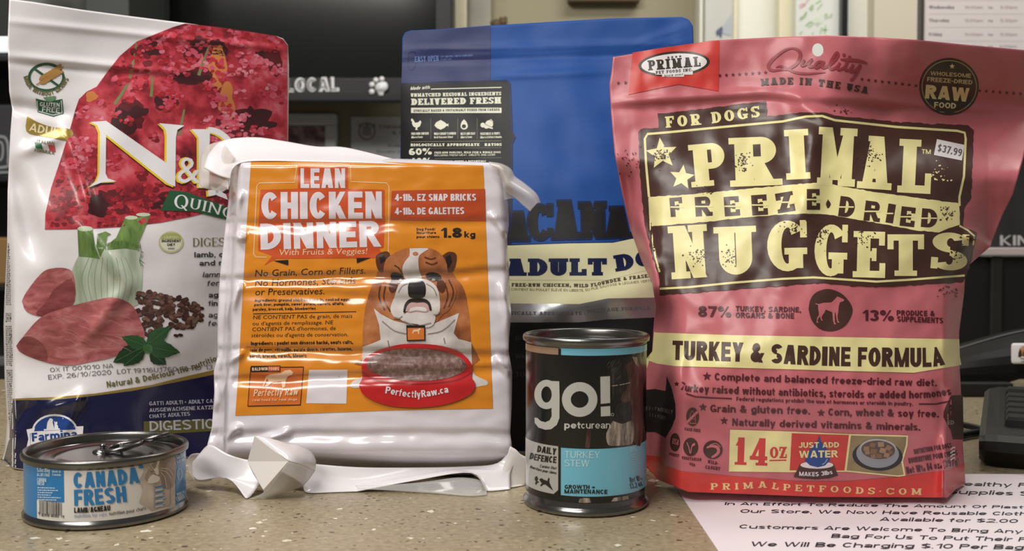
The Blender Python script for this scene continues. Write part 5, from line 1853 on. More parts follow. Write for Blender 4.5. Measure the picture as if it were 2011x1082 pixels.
p = Print(blue_s, 12).crop(960, 360, 3.606)
for c, x0, x1, y0, y1, h in (('A', 128, 288, 404, 402, 200), ('C', 276, 452, 400, 398, 245), ('A', 448, 640, 393, 388, 264), ('N', 642, 832, 388, 384, 248), ('A', 814, 1010, 384, 380, 212), ('', 0, 0, 0, 0, 0)):
    if c:
        p.text(c, [(x0 - 9, y0 + 12), (x1 + 9, y1 + 12)], h + 26, bdn, 1, T=.34, t=.22, S=.05, q=.2, **SL)
        p.text(c, [(x0, y0), (x1, y1)], h, bblk, 2, T=.34, t=.2, S=.06, q=.17, **SL)
p.build('brand_lettering', blue_bag)
silverf = mat('silver_foil', rgb(176, 178, 182), .28, .85, bump=.12, bscale=40)
p = Print(blue_s, 10).crop(960, 360, 3.606)
p.poly([(-620, 452), (130, 434), (560, 419), (880, 414), (1000, 389), (1120, 360), (1340, 320), (1340, 340), (1120, 374), (1000, 396), (880, 421), (560, 426), (130, 441), (-620, 460)], bdn, 1)
p.poly([(-620, 460), (130, 441), (560, 426), (880, 421), (1000, 396), (1120, 374), (1345, 340), (1335, 800), (1195, 808), (840, 815), (640, 855), (135, 850), (-620, 860)], bcream, 1)
p.build('cream_band', blue_bag)
p = Print(blue_s, 10).crop(960, 360, 3.606)
p.poly([(-620, 860), (135, 850), (640, 855), (840, 815), (1195, 808), (1335, 800), (1330, 940), (1190, 950), (840, 965), (640, 985), (150, 985), (-620, 990)], silverf, 1)
p.build('silver_band', blue_bag)
p = Print(blue_s, 14)
p.poly([(788, 633), (1002, 633), (1137, 633), (1193, 627), (1290, 623), (1347, 620), (1331, 898), (1200, 891), (1080, 886), (900, 880), (788, 878)], bblk, 1)
p.build('black_base', blue_bag)
p = Print(blue_s, 10).crop(960, 360, 3.606)
p.text('ADULT', [(112, 655), (836, 652)], 122, bdn, 3, T=.34, t=.2, S=.07, q=.2, sp=.05, **SL)
p.text('DOG', [(898, 626), (1050, 600), (1340, 540)], 116, bdn, 3, T=.34, t=.2, S=.07, q=.2, sp=.08, **SL)
p.text('FREE-RUN CHICKEN, WILD FLOUNDER & FRASER VALLEY', [(160, 730), (540, 733), (720, 733), (920, 693), (1110, 668), (1330, 640)], 24, blue_ink('text_brown', 84, 74, 58), 3, T=.3, t=.19, sp=.09, **SL)
p.text('CONTIENT DU POULET ÉLEVÉ EN LIBERTÉ, DU PLIE SAUVAGE & LÉGUMES VERTS DE LA', [(157, 758), (540, 764), (680, 764), (900, 722), (1160, 697), (1240, 690)], 17, bgrey, 3, bold=-.01)
x = 130
while x < 1130:
    y = 685 if x < 840 else 685 - (x - 840) * .25
    p.rect(x, y - 1.5, x + 4, y + 1.5, bgrey, 3)
    x += 9
p.text('BIOLOGICALLY APPROPRIATE | HERITAGE FORMULA', [(20, 930), (400, 932), (650, 932), (760, 912), (1145, 893)], 24, blue_ink('foil_text', 92, 92, 98), 3, T=.27, t=.17, sp=.12, **SL)
fb = blue_ink('faint_text', 62, 62, 64)
for t_, y in (('BIOLOGICALLY', 668), ('WHOLE PREY', 704), ('TOP 3', 740)):
    p.crop()
    p.text(t_, [(1012, y), (1012 + 8.5 * len(t_), y)], 9, fb, 3)
p.build('product_lettering', blue_bag)

# ------------------------------------------------------------------ pink bag
def pink_ink(n, r, g, b):
    return mat('rose_print_' + n, rgb(r, g, b), .36, bump=.1, bscale=40)


kred, kbrown, kcream, kdark, kwine = pink_ink('red', 206, 62, 56), pink_ink('brown', 72, 46, 40), pink_ink('cream', 234, 224, 160), pink_ink('dark', 52, 44, 36), pink_ink('wine', 92, 38, 46)
krose, kwhite, kpink = pink_ink('rose', 150, 58, 66), pink_ink('white', 232, 226, 228), pink_ink('pink', 196, 108, 116)
p = Print(pink_s, 12).crop(1190, 60, 2.449)
p.poly([(128, 106), (250, 86), (400, 64), (545, 46), (542, 292), (350, 258), (230, 282), (108, 308)], kred, 1)
p.ell(328, 160, 172, 60, kdark, 2, -.07, 40); p.ell(328, 160, 158, 49, kwhite, 3, -.07, 40)
p.text('PRIMAL', [(203, 192), (456, 172)], 48, kdark, 4, T=.28, t=.15, S=.1, sp=.12, **SL)
p.rect(238, 194, 418, 212, kwhite, 4)
p.text('PET FOODS INC.', [(240, 209), (417, 195)], 14, kdark, 5, T=.26, t=.16, sp=.2, **SL)
p.rect(270, 212, 376, 222, kwhite, 4)
p.text('SINCE 2001', [(280, 222), (370, 215)], 8, kdark, 5, bold=.04)
for k in range(4):
    p.star(300 + k * 19, 130 - k * 2, 8, kdark, 4)
p.build('ribbon_emblem', pink_bag)

p = Print(pink_s, 12).crop(1480, 70, 8.325)
p.line([(365, 520), (420, 500), (490, 510), (590, 560), (700, 605), (850, 620), (1000, 615), (1175, 598)], 40, krose, 1, 6, taper=lambda t: .35 + .75 * math.sin(PI * t))
p.line([(430, 545), (560, 545), (700, 460), (760, 350), (755, 270), (690, 215), (600, 205), (470, 260), (330, 370), (250, 470), (255, 540), (320, 570), (430, 560), (560, 540)], 52, krose, 1, 6, taper=lambda t: .55 + .6 * abs(math.sin(PI * t * 2.2)))
p.line([(835, 395), (780, 470), (810, 490), (880, 450), (955, 385), (900, 470), (915, 510), (980, 500)], 42, krose, 2, 5)
p.line([(1130, 430), (1060, 430), (1000, 490), (1030, 525), (1100, 480), (1150, 425), (1115, 500), (1150, 525), (1230, 490)], 42, krose, 2, 5)
p.line([(1220, 500), (1330, 400), (1385, 310), (1355, 280), (1300, 350), (1240, 480), (1260, 545), (1330, 530), (1400, 480)], 44, krose, 2, 5)
p.line([(1415, 440), (1365, 520), (1390, 555), (1450, 540), (1500, 500)], 42, krose, 2, 5)
p.ell(1478, 315, 30, 26, krose, 2)
p.line([(1580, 330), (1500, 510), (1510, 560), (1570, 560), (1620, 500)], 44, krose, 2, 5)
p.line([(1420, 385), (1560, 395), (1720, 410), (1860, 450)], 46, krose, 3, 5, taper=lambda t: .5 + .7 * math.sin(PI * t))
p.line([(1635, 470), (1590, 570), (1630, 590), (1700, 540), (1750, 480), (1700, 600), (1620, 710), (1580, 715)], 46, krose, 2, 5)
p.build('script_lettering', pink_bag)
p = Print(pink_s, 12).crop(1190, 60, 2.449)
p.text('MADE IN THE USA', [(745, 265), (860, 258), (1000, 264), (1130, 282), (1260, 304)], 33, kbrown, 1, T=.3, t=.17, S=.08, sp=.22, **SL)
p.build('heading_lettering', pink_bag)
for x0, y0, x1, y1, n_ in ((60, 252, 95, 250, 2), (548, 216, 768, 201, 8), (1232, 234, 1492, 266, 9), (1798, 290, 2060, 310, 9)):
    p = Print(pink_s, 12).crop(1190, 60, 2.449)
    for k in range(n_):
        t = k / (n_ - 1)
        p.star(x0 + (x1 - x0) * t, y0 + (y1 - y0) * t, 10, pink_ink('star', 90, 44, 46), 1)
    p.build('star_row', pink_bag)
p = Print(pink_s, 12).crop(1190, 60, 2.449)
p.ell(1651, 270, 143, 137, kdark, 2, 0, 48); p.ring(1651, 270, 131, 126, 4, pink_ink('badge_line', 176, 160, 110), 3)
p.star(1665, 172, 14, kcream, 3)
p.text('WHOLESOME', [(1560, 214), (1755, 227)], 19, pink_ink('badge_text', 206, 192, 140), 3, bold=.04)
p.text('FREEZE-DRIED', [(1544, 244), (1762, 260)], 21, pink_ink('badge_text', 206, 192, 140), 3, bold=.05)
p.text('RAW', [(1534, 326), (1744, 343)], 66, kcream, 3, bold=.09)
p.text('FOOD', [(1578, 370), (1683, 376)], 27, kcream, 3, bold=.05)
p.build('round_badge', pink_bag)


def rough_poly(pts, step=14, amp=2.2, seed=1.0):
    out = []
    for (x0, y0), (x1, y1) in zip(pts, pts[1:] + pts[:1]):
        n = max(1, int(math.hypot(x1 - x0, y1 - y0) / step))
        for k in range(n):
            t = k / n
            x, y = x0 + (x1 - x0) * t, y0 + (y1 - y0) * t
            out.append((x + amp * noise.noise(Vector((x * .09, y * .09, seed))), y + amp * noise.noise(Vector((x * .09, y * .09, seed + 9)))))
    return out


B = lambda x, y: (x, y + 783.7)      # lower crop in the upper crop's pixels
p = Print(pink_s, 10).crop(1190, 60, 2.449)
p.poly(rough_poly([(250, 400), (400, 384), (600, 358), (770, 338), (775, 440), (600, 460), (255, 500)], 14, 5), kbrown, 1)
p.poly(rough_poly([(155, 490), (165, 472), (250, 468), (600, 432), (850, 405), (950, 392), (1060, 394), (1100, 408), (1400, 440), (1740, 455), (1768, 478), (1758, 800), B(1722, 80), B(1720, 160), B(1788, 190), B(1748, 360), B(1720, 425),
                   B(1450, 442), B(1300, 452), B(1150, 440), B(1000, 430), B(800, 448), B(600, 462), B(258, 490), B(256, 400), B(222, 300), B(190, 170), B(175, 40), (160, 640)], 16, 7, 3), kbrown, 1)
p.build('title_panel', pink_bag)
p = Print(pink_s, 10).crop(1190, 60, 2.449)
rl = lambda pts: [(x + 2.5 * noise.noise(Vector((x * .05, y * .05, 3))), y + 2.5 * noise.noise(Vector((x * .05, y * .05, 8)))) for x, y in pts]
p.line(rl([(206, 800), (192, 640), (188, 520), (200, 497), (300, 488), (600, 460), (850, 436), (960, 414), (1040, 412), (1100, 432), (1400, 464), (1690, 482), (1726, 492), (1730, 520), (1722, 700), (1700, 800), B(1700, 60)]), 11, kcream, 2)
p.line(rl([B(207, 20), B(215, 170), B(238, 310), B(258, 378)]), 9, kcream, 2)
p.line(rl([B(258, 458), B(400, 450), B(600, 430), B(850, 410), B(1000, 402), B(1150, 414), B(1300, 424), B(1450, 414), B(1725, 394)]), 10, kcream, 2)
p.line(rl([B(1700, 155), B(1740, 176), B(1772, 205), B(1766, 250)]), 9, kcream, 2)
p.poly(rough_poly([(205, 800), (400, 788), (600, 768), (850, 745), (1000, 732), (1060, 732), (1110, 745), (1300, 778), (1500, 805), (1700, 832), B(1702, 150), B(1600, 186), B(1480, 176), B(1350, 150), B(1180, 120), B(1060, 100), B(960, 96), B(800, 104),
                   B(620, 120), B(450, 140), B(215, 158)], 16, 4, 5), kcream, 2)
p.build('cream_frame', pink_bag)
p = Print(pink_s, 10).crop(1190, 60, 2.449)
KW = dict(font='slab', T=.30, t=.15, S=.09, q=.13)
p.text('FOR DOGS', [(288, 468), (500, 448), (742, 415)], 54, kcream, 3, font='slab', T=.28, t=.15, S=.07, q=.12, sp=.26)
p.star(268, 592, 78, kcream, 3, -.12, .45); p.star(366, 706, 62, kcream, 3, .12, .45)
for c, x0, y0, x1, y1, h, kw in (('P', 412, 755, 582, 740, 205, {}), ('R', 598, 752, 850, 742, 235, {}), ('I', 868, 718, 984, 712, 240, {}), ('M', 1010, 742, 1196, 752, 280, {}), ('A', 1206, 757, 1372, 768, 255, {}),
                                 ('L', 1400, 778, 1560, 786, 258, {})):
    p.text(c, [(x0, y0), (x1, y1)], h, kcream, 3, **KW)
p.text('TM', [(1518, 592), (1562, 594)], 22, kcream, 3, bold=.01)
for c, x0, y0, x1, y1, h in (('N', 312, 1197, 500, 1185, 255), ('U', 525, 1178, 730, 1170, 232), ('G', 778, 1160, 970, 1156, 245), ('G', 1000, 1180, 1158, 1184, 250), ('E', 1186, 1186, 1342, 1190, 222), ('T', 1354, 1180, 1530, 1180, 200),
                             ('S', 1560, 1146, 1734, 1160, 182)):
    p.text(c, [(x0, y0), (x1, y1)], h, kcream, 3, **KW)
for c, x0, y0, x1, y1, h in (('F', 312, 897, 372, 892, 92), ('R', 432, 895, 514, 890, 94), ('E', 572, 894, 646, 889, 94), ('E', 704, 890, 780, 885, 98), ('Z', 828, 880, 912, 866, 96), ('E', 966, 862, 1030, 862, 100), ('D', 1116, 892, 1190, 902, 98),
                             ('R', 1238, 912, 1316, 922, 96), ('I', 1344, 922, 1380, 928, 92), ('E', 1412, 938, 1482, 946, 94), ('D', 1514, 944, 1590, 950, 90)):
    p.text(c, [(x0, y0), (x1, y1)], h, kbrown, 3, font='slab', T=.34, t=.2, S=.0, q=.2)
    xm, ym = (x0 + x1) / 2, (y0 + y1) / 2
    p.rect(x0 - 2, ym - h * .53, x1 + 2, ym - h * .46, kcream, 4)
p.poly([(1068, 812), (1082, 835), (1068, 856), (1058, 834)], kbrown, 3, smooth=3)
# worn specks in the lettering
rnd = random.Random(11)
for cx, cy, sx, sy, n_, m_ in ((268, 600, 40, 40, 60, kbrown), (660, 630, 40, 40, 60, kbrown), (480, 770, 50, 20, 30, kbrown), (1270, 600, 50, 50, 60, kbrown), (1120, 1120, 40, 50, 1, kbrown), (440, 1080, 60, 50, 50, kbrown),
                               (600, 1090, 40, 50, 40, kbrown), (900, 950, 60, 30, 40, kbrown), (1040, 970, 40, 60, 50, kbrown), (1230, 1000, 50, 50, 40, kbrown), (1690, 1060, 40, 50, 60, kbrown), (1640, 880, 40, 40, 40, kbrown),
                               (110, 620, 50, 60, 30, kwine), (1140, 385, 70, 20, 20, kwine), (1650, 1260, 70, 30, 30, kwine), (1600, 690, 60, 60, 25, kcream)):
    for k in range(n_):
        x, y, r = cx + rnd.gauss(0, sx * .5), cy + rnd.gauss(0, sy * .5), rnd.uniform(1.2, 4)
        p.ell(x, y, r * rnd.uniform(.8, 2), r, m_, 5, rnd.uniform(-1, 1), 7)
p.build('title_lettering', pink_bag)
p = Print(pink_s, 12).crop(1190, 60, 2.449)
p.poly([(1592, 522), (1725, 550), (1712, 625), (1577, 598)], mat('price_label_white', rgb(226, 220, 222), .5), 6)
p.text('$37.99', [(1592, 580), (1708, 606)], 36, mat('price_ink', rgb(88, 84, 88), .5), 7, bold=.01)
tag(p.build('price_sticker', pink_bag), 'white price sticker')

p = Print(pink_s, 12).crop(1190, 380, 2.449)
kp = pink_ink('plum', 84, 32, 40)
p.text('87%', [(443, 592), (602, 595)], 52, kp, 1, bold=.05)
p.text('TURKEY, SARDINE,', [(623, 565), (938, 571)], 25, kp, 1, bold=.05)
p.text('ORGANS & BONE', [(623, 597), (905, 601)], 26, kp, 1, bold=.05)
p.build('percentage_text', pink_bag)
p = Print(pink_s, 12).crop(1190, 380, 2.449)
p.text('13%', [(1232, 612), (1385, 613)], 52, kp, 1, bold=.05)
p.text('PRODUCE &', [(1398, 587), (1582, 590)], 26, kp, 1, bold=.05)
p.text('SUPPLEMENTS', [(1400, 616), (1622, 624)], 26, kp, 1, bold=.05)
p.build('percentage_text', pink_bag)
p = Print(pink_s, 12).crop(1560, 540, 5.915)
p.poly([(165, 400), (185, 290), (250, 205), (380, 162), (520, 200), (620, 285), (676, 400), (640, 520), (560, 610), (430, 652), (300, 625), (205, 530)], kbrown, 1, smooth=5)
p.poly([(245, 328), (285, 338), (330, 324), (430, 318), (468, 285), (498, 250), (530, 262), (578, 285), (575, 302), (530, 318), (516, 360), (510, 430), (500, 480), (508, 535), (528, 550), (502, 552), (488, 500), (480, 440), (470, 432),
        (468, 500), (470, 550), (486, 572), (462, 572), (448, 520), (440, 432), (365, 402), (348, 440), (318, 480), (320, 515), (334, 532), (312, 530), (298, 482), (276, 510), (268, 538), (284, 554), (258, 555), (264, 500), (286, 460), (276, 380), (276, 348), (245, 336)], kpink, 2)
p.build('dog_emblem', pink_bag)
p = Print(pink_s, 9)
p.poly([(1284.5, 652), (1289, 653), (1435, 658), (1598, 661), (1762, 664), (1884, 666), (1885, 700), (1888, 716), (1876, 719), (1795, 732), (1680, 729), (1476, 723), (1325, 719), (1290, 714), (1268, 706), (1268, 730), (1281, 690)], kcream, 1)
p.build('cream_band', pink_bag)
p = Print(pink_s, 10).crop(1190, 380, 2.449)
p.text('TURKEY & SARDINE FORMULA', [(318, 800), (700, 811), (1000, 827), (1300, 833), (1560, 834), (1632, 822)], 93, kbrown, 2, bold=.075)
p.build('formula_lettering', pink_bag)
p = Print(pink_s, 10).crop(1240, 700, 2.608)
p.star(387, 101, 24, kp, 1); p.star(231, 140, 14, kp, 1); p.star(367, 261, 22, kp, 1); p.star(972, 290, 22, kp, 1); p.star(475, 330, 22, kp, 1)
for t_, base, h, b_ in (('Complete and balanced freeze-dried raw diet.', [(425, 121), (1000, 139), (1565, 153)], 37, .045),
                        ('Turkey raised without antibiotics, steroids or added hormones', [(246, 164), (320, 182), (700, 199), (1200, 213), (1500, 213), (1640, 196)], 39, .045),
                        ('Federal regulations prohibit the use of hormones or steroids in poultry.', [(537, 227), (1000, 242), (1443, 253)], 20, .04),
                        ('Grain & gluten free.', [(403, 285), (915, 298)], 38, .045), ('Corn, wheat & soy free.', [(1008, 304), (1575, 312)], 38, .045),
                        ('Naturally derived vitamins & minerals.', [(515, 355), (1000, 369), (1480, 380)], 37, .045)):
    p.text(t_, base, h, kp, 1, bold=b_)
p.line([(280, 190), (330, 207), (400, 212), (515, 216)], 7, kp, 1); p.line([(1473, 244), (1560, 244), (1635, 228)], 7, kp, 1)
p.build('claims_text', pink_bag)
p = Print(pink_s, 6).crop(1240, 760, 5.41)
kb = pink_ink('side_black', 40, 34, 32)
p.poly([(146, 30), (250, 20), (362, 42), (370, -40), (372, -120), (430, 20), (466, 180), (468, 320), (430, 420), (360, 540), (330, 520), (250, 478), (146, 476)], kb, 1)
st_ = pink_ink('side_text', 120, 112, 106)
p.text('THOUGHTFULLY', [(150, 245), (250, 250), (435, 285)], 40, st_, 2)
p.text('SOURCED', [(180, 308), (270, 325), (358, 346)], 34, st_, 2)
p.build('side_emblem', pink_bag)
p = Print(pink_s, 8).crop(1240, 700, 2.608)
p.poly([(1640, 200), (1698, 198), (1702, 425), (1646, 425), (1636, 380), (1598, 310), (1600, 285), (1612, 250)], kbrown, 1)
p.text('ED', [(1618, 348), (1652, 348)], 20, pink_ink('side_text2', 160, 150, 140), 2, bold=.03)
p.build('side_emblem', pink_bag)


def roundel(name, cx, cy, rx, ry, extra, words):
    p = Print(pink_s, 8).crop(1240, 760, 5.41)
    p.ell(cx, cy, rx, ry, kbrown, 1)
    extra(p)
    for t_, x0, x1, y, h in words:
        p.text(t_, [(x0, y), ((x0 + x1) / 2, y + 12), (x1, y + 22)], h, kp, 1, font='slab', T=.28, t=.18, S=.1, sp=.12)
    p.build(name, pink_bag)


roundel('cage_free_icon', 650, 318, 68, 98, lambda p: (p.line([(585, 380), (705, 260)], 26, kpink, 2), p.line([(622, 380), (624, 290), (648, 250)], 4, kpink, 3), p.line([(648, 250), (678, 300), (680, 380)], 4, kpink, 3),
                                                       p.line([(620, 340), (682, 340)], 4, kpink, 3), p.line([(615, 384), (690, 388)], 6, kpink, 3)), (('CAGE-FREE', 562, 732, 458, 30),))
roundel('turkey_icon', 462, 586, 54, 97, lambda p: p.text('USA', [(426, 600), (498, 618)], 58, kpink, 2, font='slab', T=.22, t=.12, sp=.1), (('TURKEY', 396, 504, 722, 28),))
roundel('vegetarian_icon', 630, 636, 80, 97, lambda p: (p.line([(588, 588), (610, 640), (625, 708), (640, 640), (650, 610)], 9, kpink, 2, 3), p.poly([(640, 630), (650, 604), (676, 596), (670, 622)], kpink, 2, smooth=3)),
        (('VEGETARIAN', 532, 742, 765, 30), ('-FED', 605, 672, 822, 26)))
roundel('wild_caught_icon', 866, 666, 103, 98, lambda p: (p.line([(800, 645), (850, 628), (910, 640), (925, 690), (880, 735), (850, 745)], 30, kpink, 2, 5, taper=lambda t: .5 + .6 * math.sin(PI * t)),
                                                          p.line([(835, 615), (900, 600), (948, 640)], 8, kpink, 2, 4), p.poly([(846, 745), (870, 720), (878, 752)], kpink, 2)), (('WILD-', 806, 922, 808, 34), ('CAUGHT', 782, 942, 866, 34)))

p = Print(pink_s, 8).crop(1420, 830, 5.292)
p.poly([(73, 72), (710, 92), (1310, 118), (1922, 132), (1918, 230), (1870, 400), (1896, 552), (1820, 562), (1290, 510), (690, 515), (60, 508)], kcream, 1)
p.poly([(714, 110), (1308, 128), (1262, 498), (692, 496)], kred, 2)
p.text('14', [(120, 436), (460, 448)], 284, kred, 2, font='slab', T=.3, t=.14, S=.12, q=.1, sp=.16)
p.text('OZ', [(486, 370), (662, 370)], 118, kred, 2, font='slab', T=.28, t=.14, S=.08, q=.12, sp=.1)
p.line([(482, 394), (658, 390)], 14, kred, 2)
p.poly([(735, 565), (775, 480), (800, 425), (1150, 425), (1170, 480), (1195, 550), (1100, 580), (960, 590), (820, 580)], kbrown, 3)
p.ell(975, 440, 172, 38, kwhite, 4)
kblu = pink_ink('drop_blue', 34, 72, 140)
p.poly([(1003, 130), (1020, 200), (1070, 260), (1112, 330), (1108, 395), (1060, 445), (985, 464), (905, 445), (850, 395), (862, 330), (920, 260), (975, 200)], kblu, 5)
p.line([(1085, 375), (1060, 415), (1030, 435)], 9, pink_ink('drop_shine', 150, 180, 210), 6, 4)
p.text('JUST ADD', [(785, 262), (1206, 258)], 58, kcream, 6, bold=.05)
p.text('WATER', [(790, 366), (1196, 360)], 74, kcream, 6, bold=.06)
p.text('MAKES 3lbs', [(790, 552), (980, 556), (1140, 532)], 44, kwhite, 5, bold=.04)
p.build('offer_panel', pink_bag)
p = Print(pink_s, 8).crop(1420, 830, 5.292)
p.poly([(1330, 134), (1906, 148), (1900, 230), (1850, 400), (1878, 540), (1816, 548), (1284, 496)], noisy('photo_tan', [(.3, rgb(126, 110, 76)), (.7, rgb(166, 148, 108))], 60, 3, .36), 2)
p.ell(1606, 345, 262, 156, pink_ink('bowl_black', 38, 40, 46), 3, .05); p.ell(1606, 322, 222, 148, pink_ink('bowl_steel', 150, 154, 160), 4, .05)
p.ell(1612, 270, 190, 102, pink_ink('bowl_light', 182, 184, 186), 5, .05); p.ell(1612, 282, 178, 96, pink_ink('bowl_inside', 92, 78, 66), 6, .05)
for k, (x, y, w_, r_) in enumerate(((1490, 270, 40, .3), (1555, 232, 42, .7), (1640, 226, 44, .2), (1720, 262, 42, .8), (1565, 300, 48, .4), (1660, 290, 46, .5), (1500, 312, 34, .1), (1620, 345, 42, .3), (1700, 338, 40, .6), (1560, 350, 34, .2), (1740, 310, 30, .4))):
    pts = [(x + w_ * math.cos(r_ + i * PI / 2 + .5), y + w_ * .8 * math.sin(r_ + i * PI / 2 + .5)) for i in range(4)]
    p.poly(pts, pink_ink('nugget_%s' % 'abc'[k % 3], *((150, 120, 94), (132, 102, 78), (166, 136, 108))[k % 3]), 7 + k % 2)
p.build('serving_picture', pink_bag)
p = Print(pink_s, 8).crop(1240, 700, 2.608)
kg = pink_ink('grey_brown', 82, 48, 52)
p.text('NUTRITION FOR DOGS', [(1450, 502), (1642, 466)], 25, kg, 1, bold=.03)
p.text('NOURRITURE POUR CHIENS', [(1422, 549), (1672, 506)], 27, kg, 1, bold=.03)
p.text('Net Wt. 14 oz. [397g]', [(1411, 603), (1680, 556)], 36, kg, 1, bold=.06)
for k in range(4):
    p.line([(1634, 478 + k * 18), (1648, 466 + k * 18), (1658, 466 + k * 18)], 8, kwhite, 2)
p.build('weight_text', pink_bag)
p = Print(pink_s, 6).crop(1240, 700, 2.608)
p.poly([(70, 506), (110, 508), (150, 514), (166, 556), (260, 588), (500, 612), (850, 640), (1100, 640), (1400, 614), (1640, 578), (1662, 556), (1706, 550), (1709, 646), (1655, 672), (1620, 722), (1400, 721), (1000, 719), (700, 708), (290, 692), (160, 638), (72, 610)], kred, 1)
p.build('red_base', pink_bag)
p = Print(pink_s, 8).crop(1240, 700, 2.608)
p.text('PRIMALPETFOODS·COM', [(405, 682), (550, 681), (680, 672), (760, 684), (900, 692), (1050, 696), (1200, 704), (1486, 709)], 33, pink_ink('base_cream', 226, 196, 140), 2, font='slab', T=.22, t=.13, S=.08, q=.12, sp=.5, wf=1.05)
p.build('website_lettering', pink_bag)

# ------------------------------------------------------------------ tall can label
def angz(s, x, y):
    q = s.P(x, y)
    return math.atan2(q.x - s.c[0], -(q.y - s.c[1])), q.z


def wrap(name, s, z0, z1, a0, a1, off, m, parent, n=40, extra=None):
    r = s.r + off
    V, Fc = [], []
    for i in range(n + 1):
        a = a0 + (a1 - a0) * i / n
        for z in (z0, z1):
            V.append((s.c[0] + r * math.sin(a), s.c[1] - r * math.cos(a), z))
    for i in range(n):
        Fc.append((2 * i, 2 * i + 2, 2 * i + 3, 2 * i + 1))
    return mesh_obj(name, V, Fc, m, parent, smooth=True)


def can_ink(n, r, g, b, rough=.3, metal=0.0):
    return mat('can_' + n, rgb(r, g, b), rough, metal, coat=.3)


gb, gbl, gsil, gtan = can_ink('black', 18, 18, 19, .25), can_ink('sky_blue', 112, 184, 208), can_ink('silver', 188, 188, 184, .3, .3), can_ink('tan_foil', 172, 142, 118, .3, .4)
G = lambda x, y: (980 + x / 2.639, 620 + y / 2.639)
ax = lambda x, y: angz(tall_s, *G(x, y))
L0, L1 = .0085, .0988
wrap('label', tall_s, L0, L1, -PI, PI, .0002, gb, tall, 96)
a0, zt0 = ax(318, 690)
_, z_bt = ax(450, 690)
_, z_bb = ax(450, 937)
a322 = ax(322, 800)[0]
a308 = ax(308, 800)[0]
_, z_st = ax(308, 677)
_, z_sb = ax(308, 924)
wrap('blue_panel', tall_s, z_bb, z_bt, a322, 1.9, .00035, gbl, tall)
wrap('silver_panel', tall_s, z_bb, z_bt + .0006, -1.9, a308, .00035, gsil, tall)
_, z1 = ax(450, 171)
_, z0 = ax(450, 207)
wrap('blue_band', tall_s, z0, z1, a322, 1.9, .00035, gbl, tall)
wrap('tan_band', tall_s, z0, z1, -1.9, a308, .00035, gtan, tall)
p = Print(tall_s, 6).crop(980, 620, 2.639)
p.BASE = .0005
sgrey = can_ink('logo_silver', 196, 196, 190, .3, .2)


def annulus(pr, cx, cy, rx, ry, ix, iy, m, L, n=40):
    o_ = [pr.px((cx + rx * math.cos(2 * PI * k / n), cy + ry * math.sin(2 * PI * k / n))) for k in range(n)]
    i_ = [pr.px((cx + ix * math.cos(2 * PI * k / n), cy + iy * math.sin(2 * PI * k / n))) for k in range(n)]
    pr.put(o_ + i_, [(k, (k + 1) % n, n + (k + 1) % n, n + k) for k in range(n)], m, L)


annulus(p, 246, 408, 63, 76, 27, 42, sgrey, 0)
p.poly([(260, 350), (268, 338), (312, 340), (314, 420), (313, 530), (300, 565), (270, 588), (240, 591), (205, 580), (185, 555), (184, 528), (200, 530), (215, 545), (240, 552), (262, 542), (273, 520), (272, 470), (282, 440), (280, 380)], sgrey, 1)
annulus(p, 418, 434, 92, 90, 46, 43, sgrey, 0)
p.poly([(525, 316), (575, 313), (576, 452), (527, 457)], sgrey, 0)
p.poly([(527, 472), (576, 468), (577, 519), (528, 522)], sgrey, 0)
p.ring(588, 512, 7, 7, 2, sgrey, 0)
p.build('logo_lettering', tall)
p = Print(tall_s, 6).crop(980, 620, 2.639)
p.BASE = .0009
p.text('pet', [(338, 584), (423, 585)], 36, sgrey, 0, bold=.05)
p.text('curean', [(426, 585), (578, 584)], 36, sgrey, 0, bold=-.02)
p.build('maker_lettering', tall)
p = Print(tall_s, 6).crop(980, 620, 2.639)
p.BASE = .0005
gk = can_ink('label_black', 24, 24, 24)
p.poly([(275, 930), (310, 900), (310, 940)], gb, 0)
p.text('DAILY', [(196, 706), (293, 722)], 34, gk, 0, bold=.05)
p.text('DEFENCE', [(156, 742), (220, 756), (296, 764)], 34, gk, 0, bold=.05)
p.text('Canine Diet', [(210, 785), (296, 798)], 15, gk, 0, bold=-.02, slant=.15)
p.text('Nourriture pour chiens', [(158, 788), (220, 808), (296, 822)], 15, gk, 0, bold=-.02, slant=.15)
p.poly([(208, 846), (222, 842), (232, 850), (250, 856), (256, 840), (262, 842), (260, 862), (270, 886), (280, 905), (272, 900), (252, 884), (240, 874), (228, 876), (218, 884), (212, 880), (222, 868), (212, 856)], gk, 0)
p.poly([(186, 836), (196, 830), (202, 844), (198, 856), (208, 862), (196, 868), (194, 876), (186, 872), (190, 858), (184, 848)], gk, 0)
p.text('TURKEY', [(340, 737), (523, 738)], 36, can_ink('pale_blue', 186, 218, 228), 0, bold=-.035)
p.text('STEW', [(340, 781), (468, 782)], 35, can_ink('pale_blue', 186, 218, 228), 0, bold=-.035)
p.text('GROWTH +', [(340, 897), (498, 899)], 21, gk, 0, bold=.07)
p.text('MAINTENANCE', [(338, 921), (562, 924)], 22, gk, 0, bold=.07)
p.text('0%', [(682, 706), (716, 700)], 25, can_ink('pale_blue', 186, 218, 228), 0, bold=-.03)
for k in range(5):
    p.line([(684, 722 + k * 13), (720, 714 + k * 13), (744, 704 + k * 13)], 4, can_ink('dim_blue', 150, 202, 218), 0)
p.text('Net Wt.', [(680, 866), (720, 858), (744, 848)], 28, can_ink('ink_blue', 30, 60, 74), 0, bold=-.02)
p.text('13.2 oz', [(680, 898), (720, 890), (746, 878)], 28, can_ink('ink_blue', 30, 60, 74), 0, bold=-.02)
p.build('label_text', tall)
p = Print(tall_s, 6).crop(980, 620, 2.639)
p.BASE = .00045
furk = noisy('dark_fur', [(.35, rgb(16, 15, 15)), (.6, rgb(38, 35, 34)), (.78, rgb(74, 69, 64))], 220, 5, .3, 'noise', (1.6, 1.6, .3), .4)
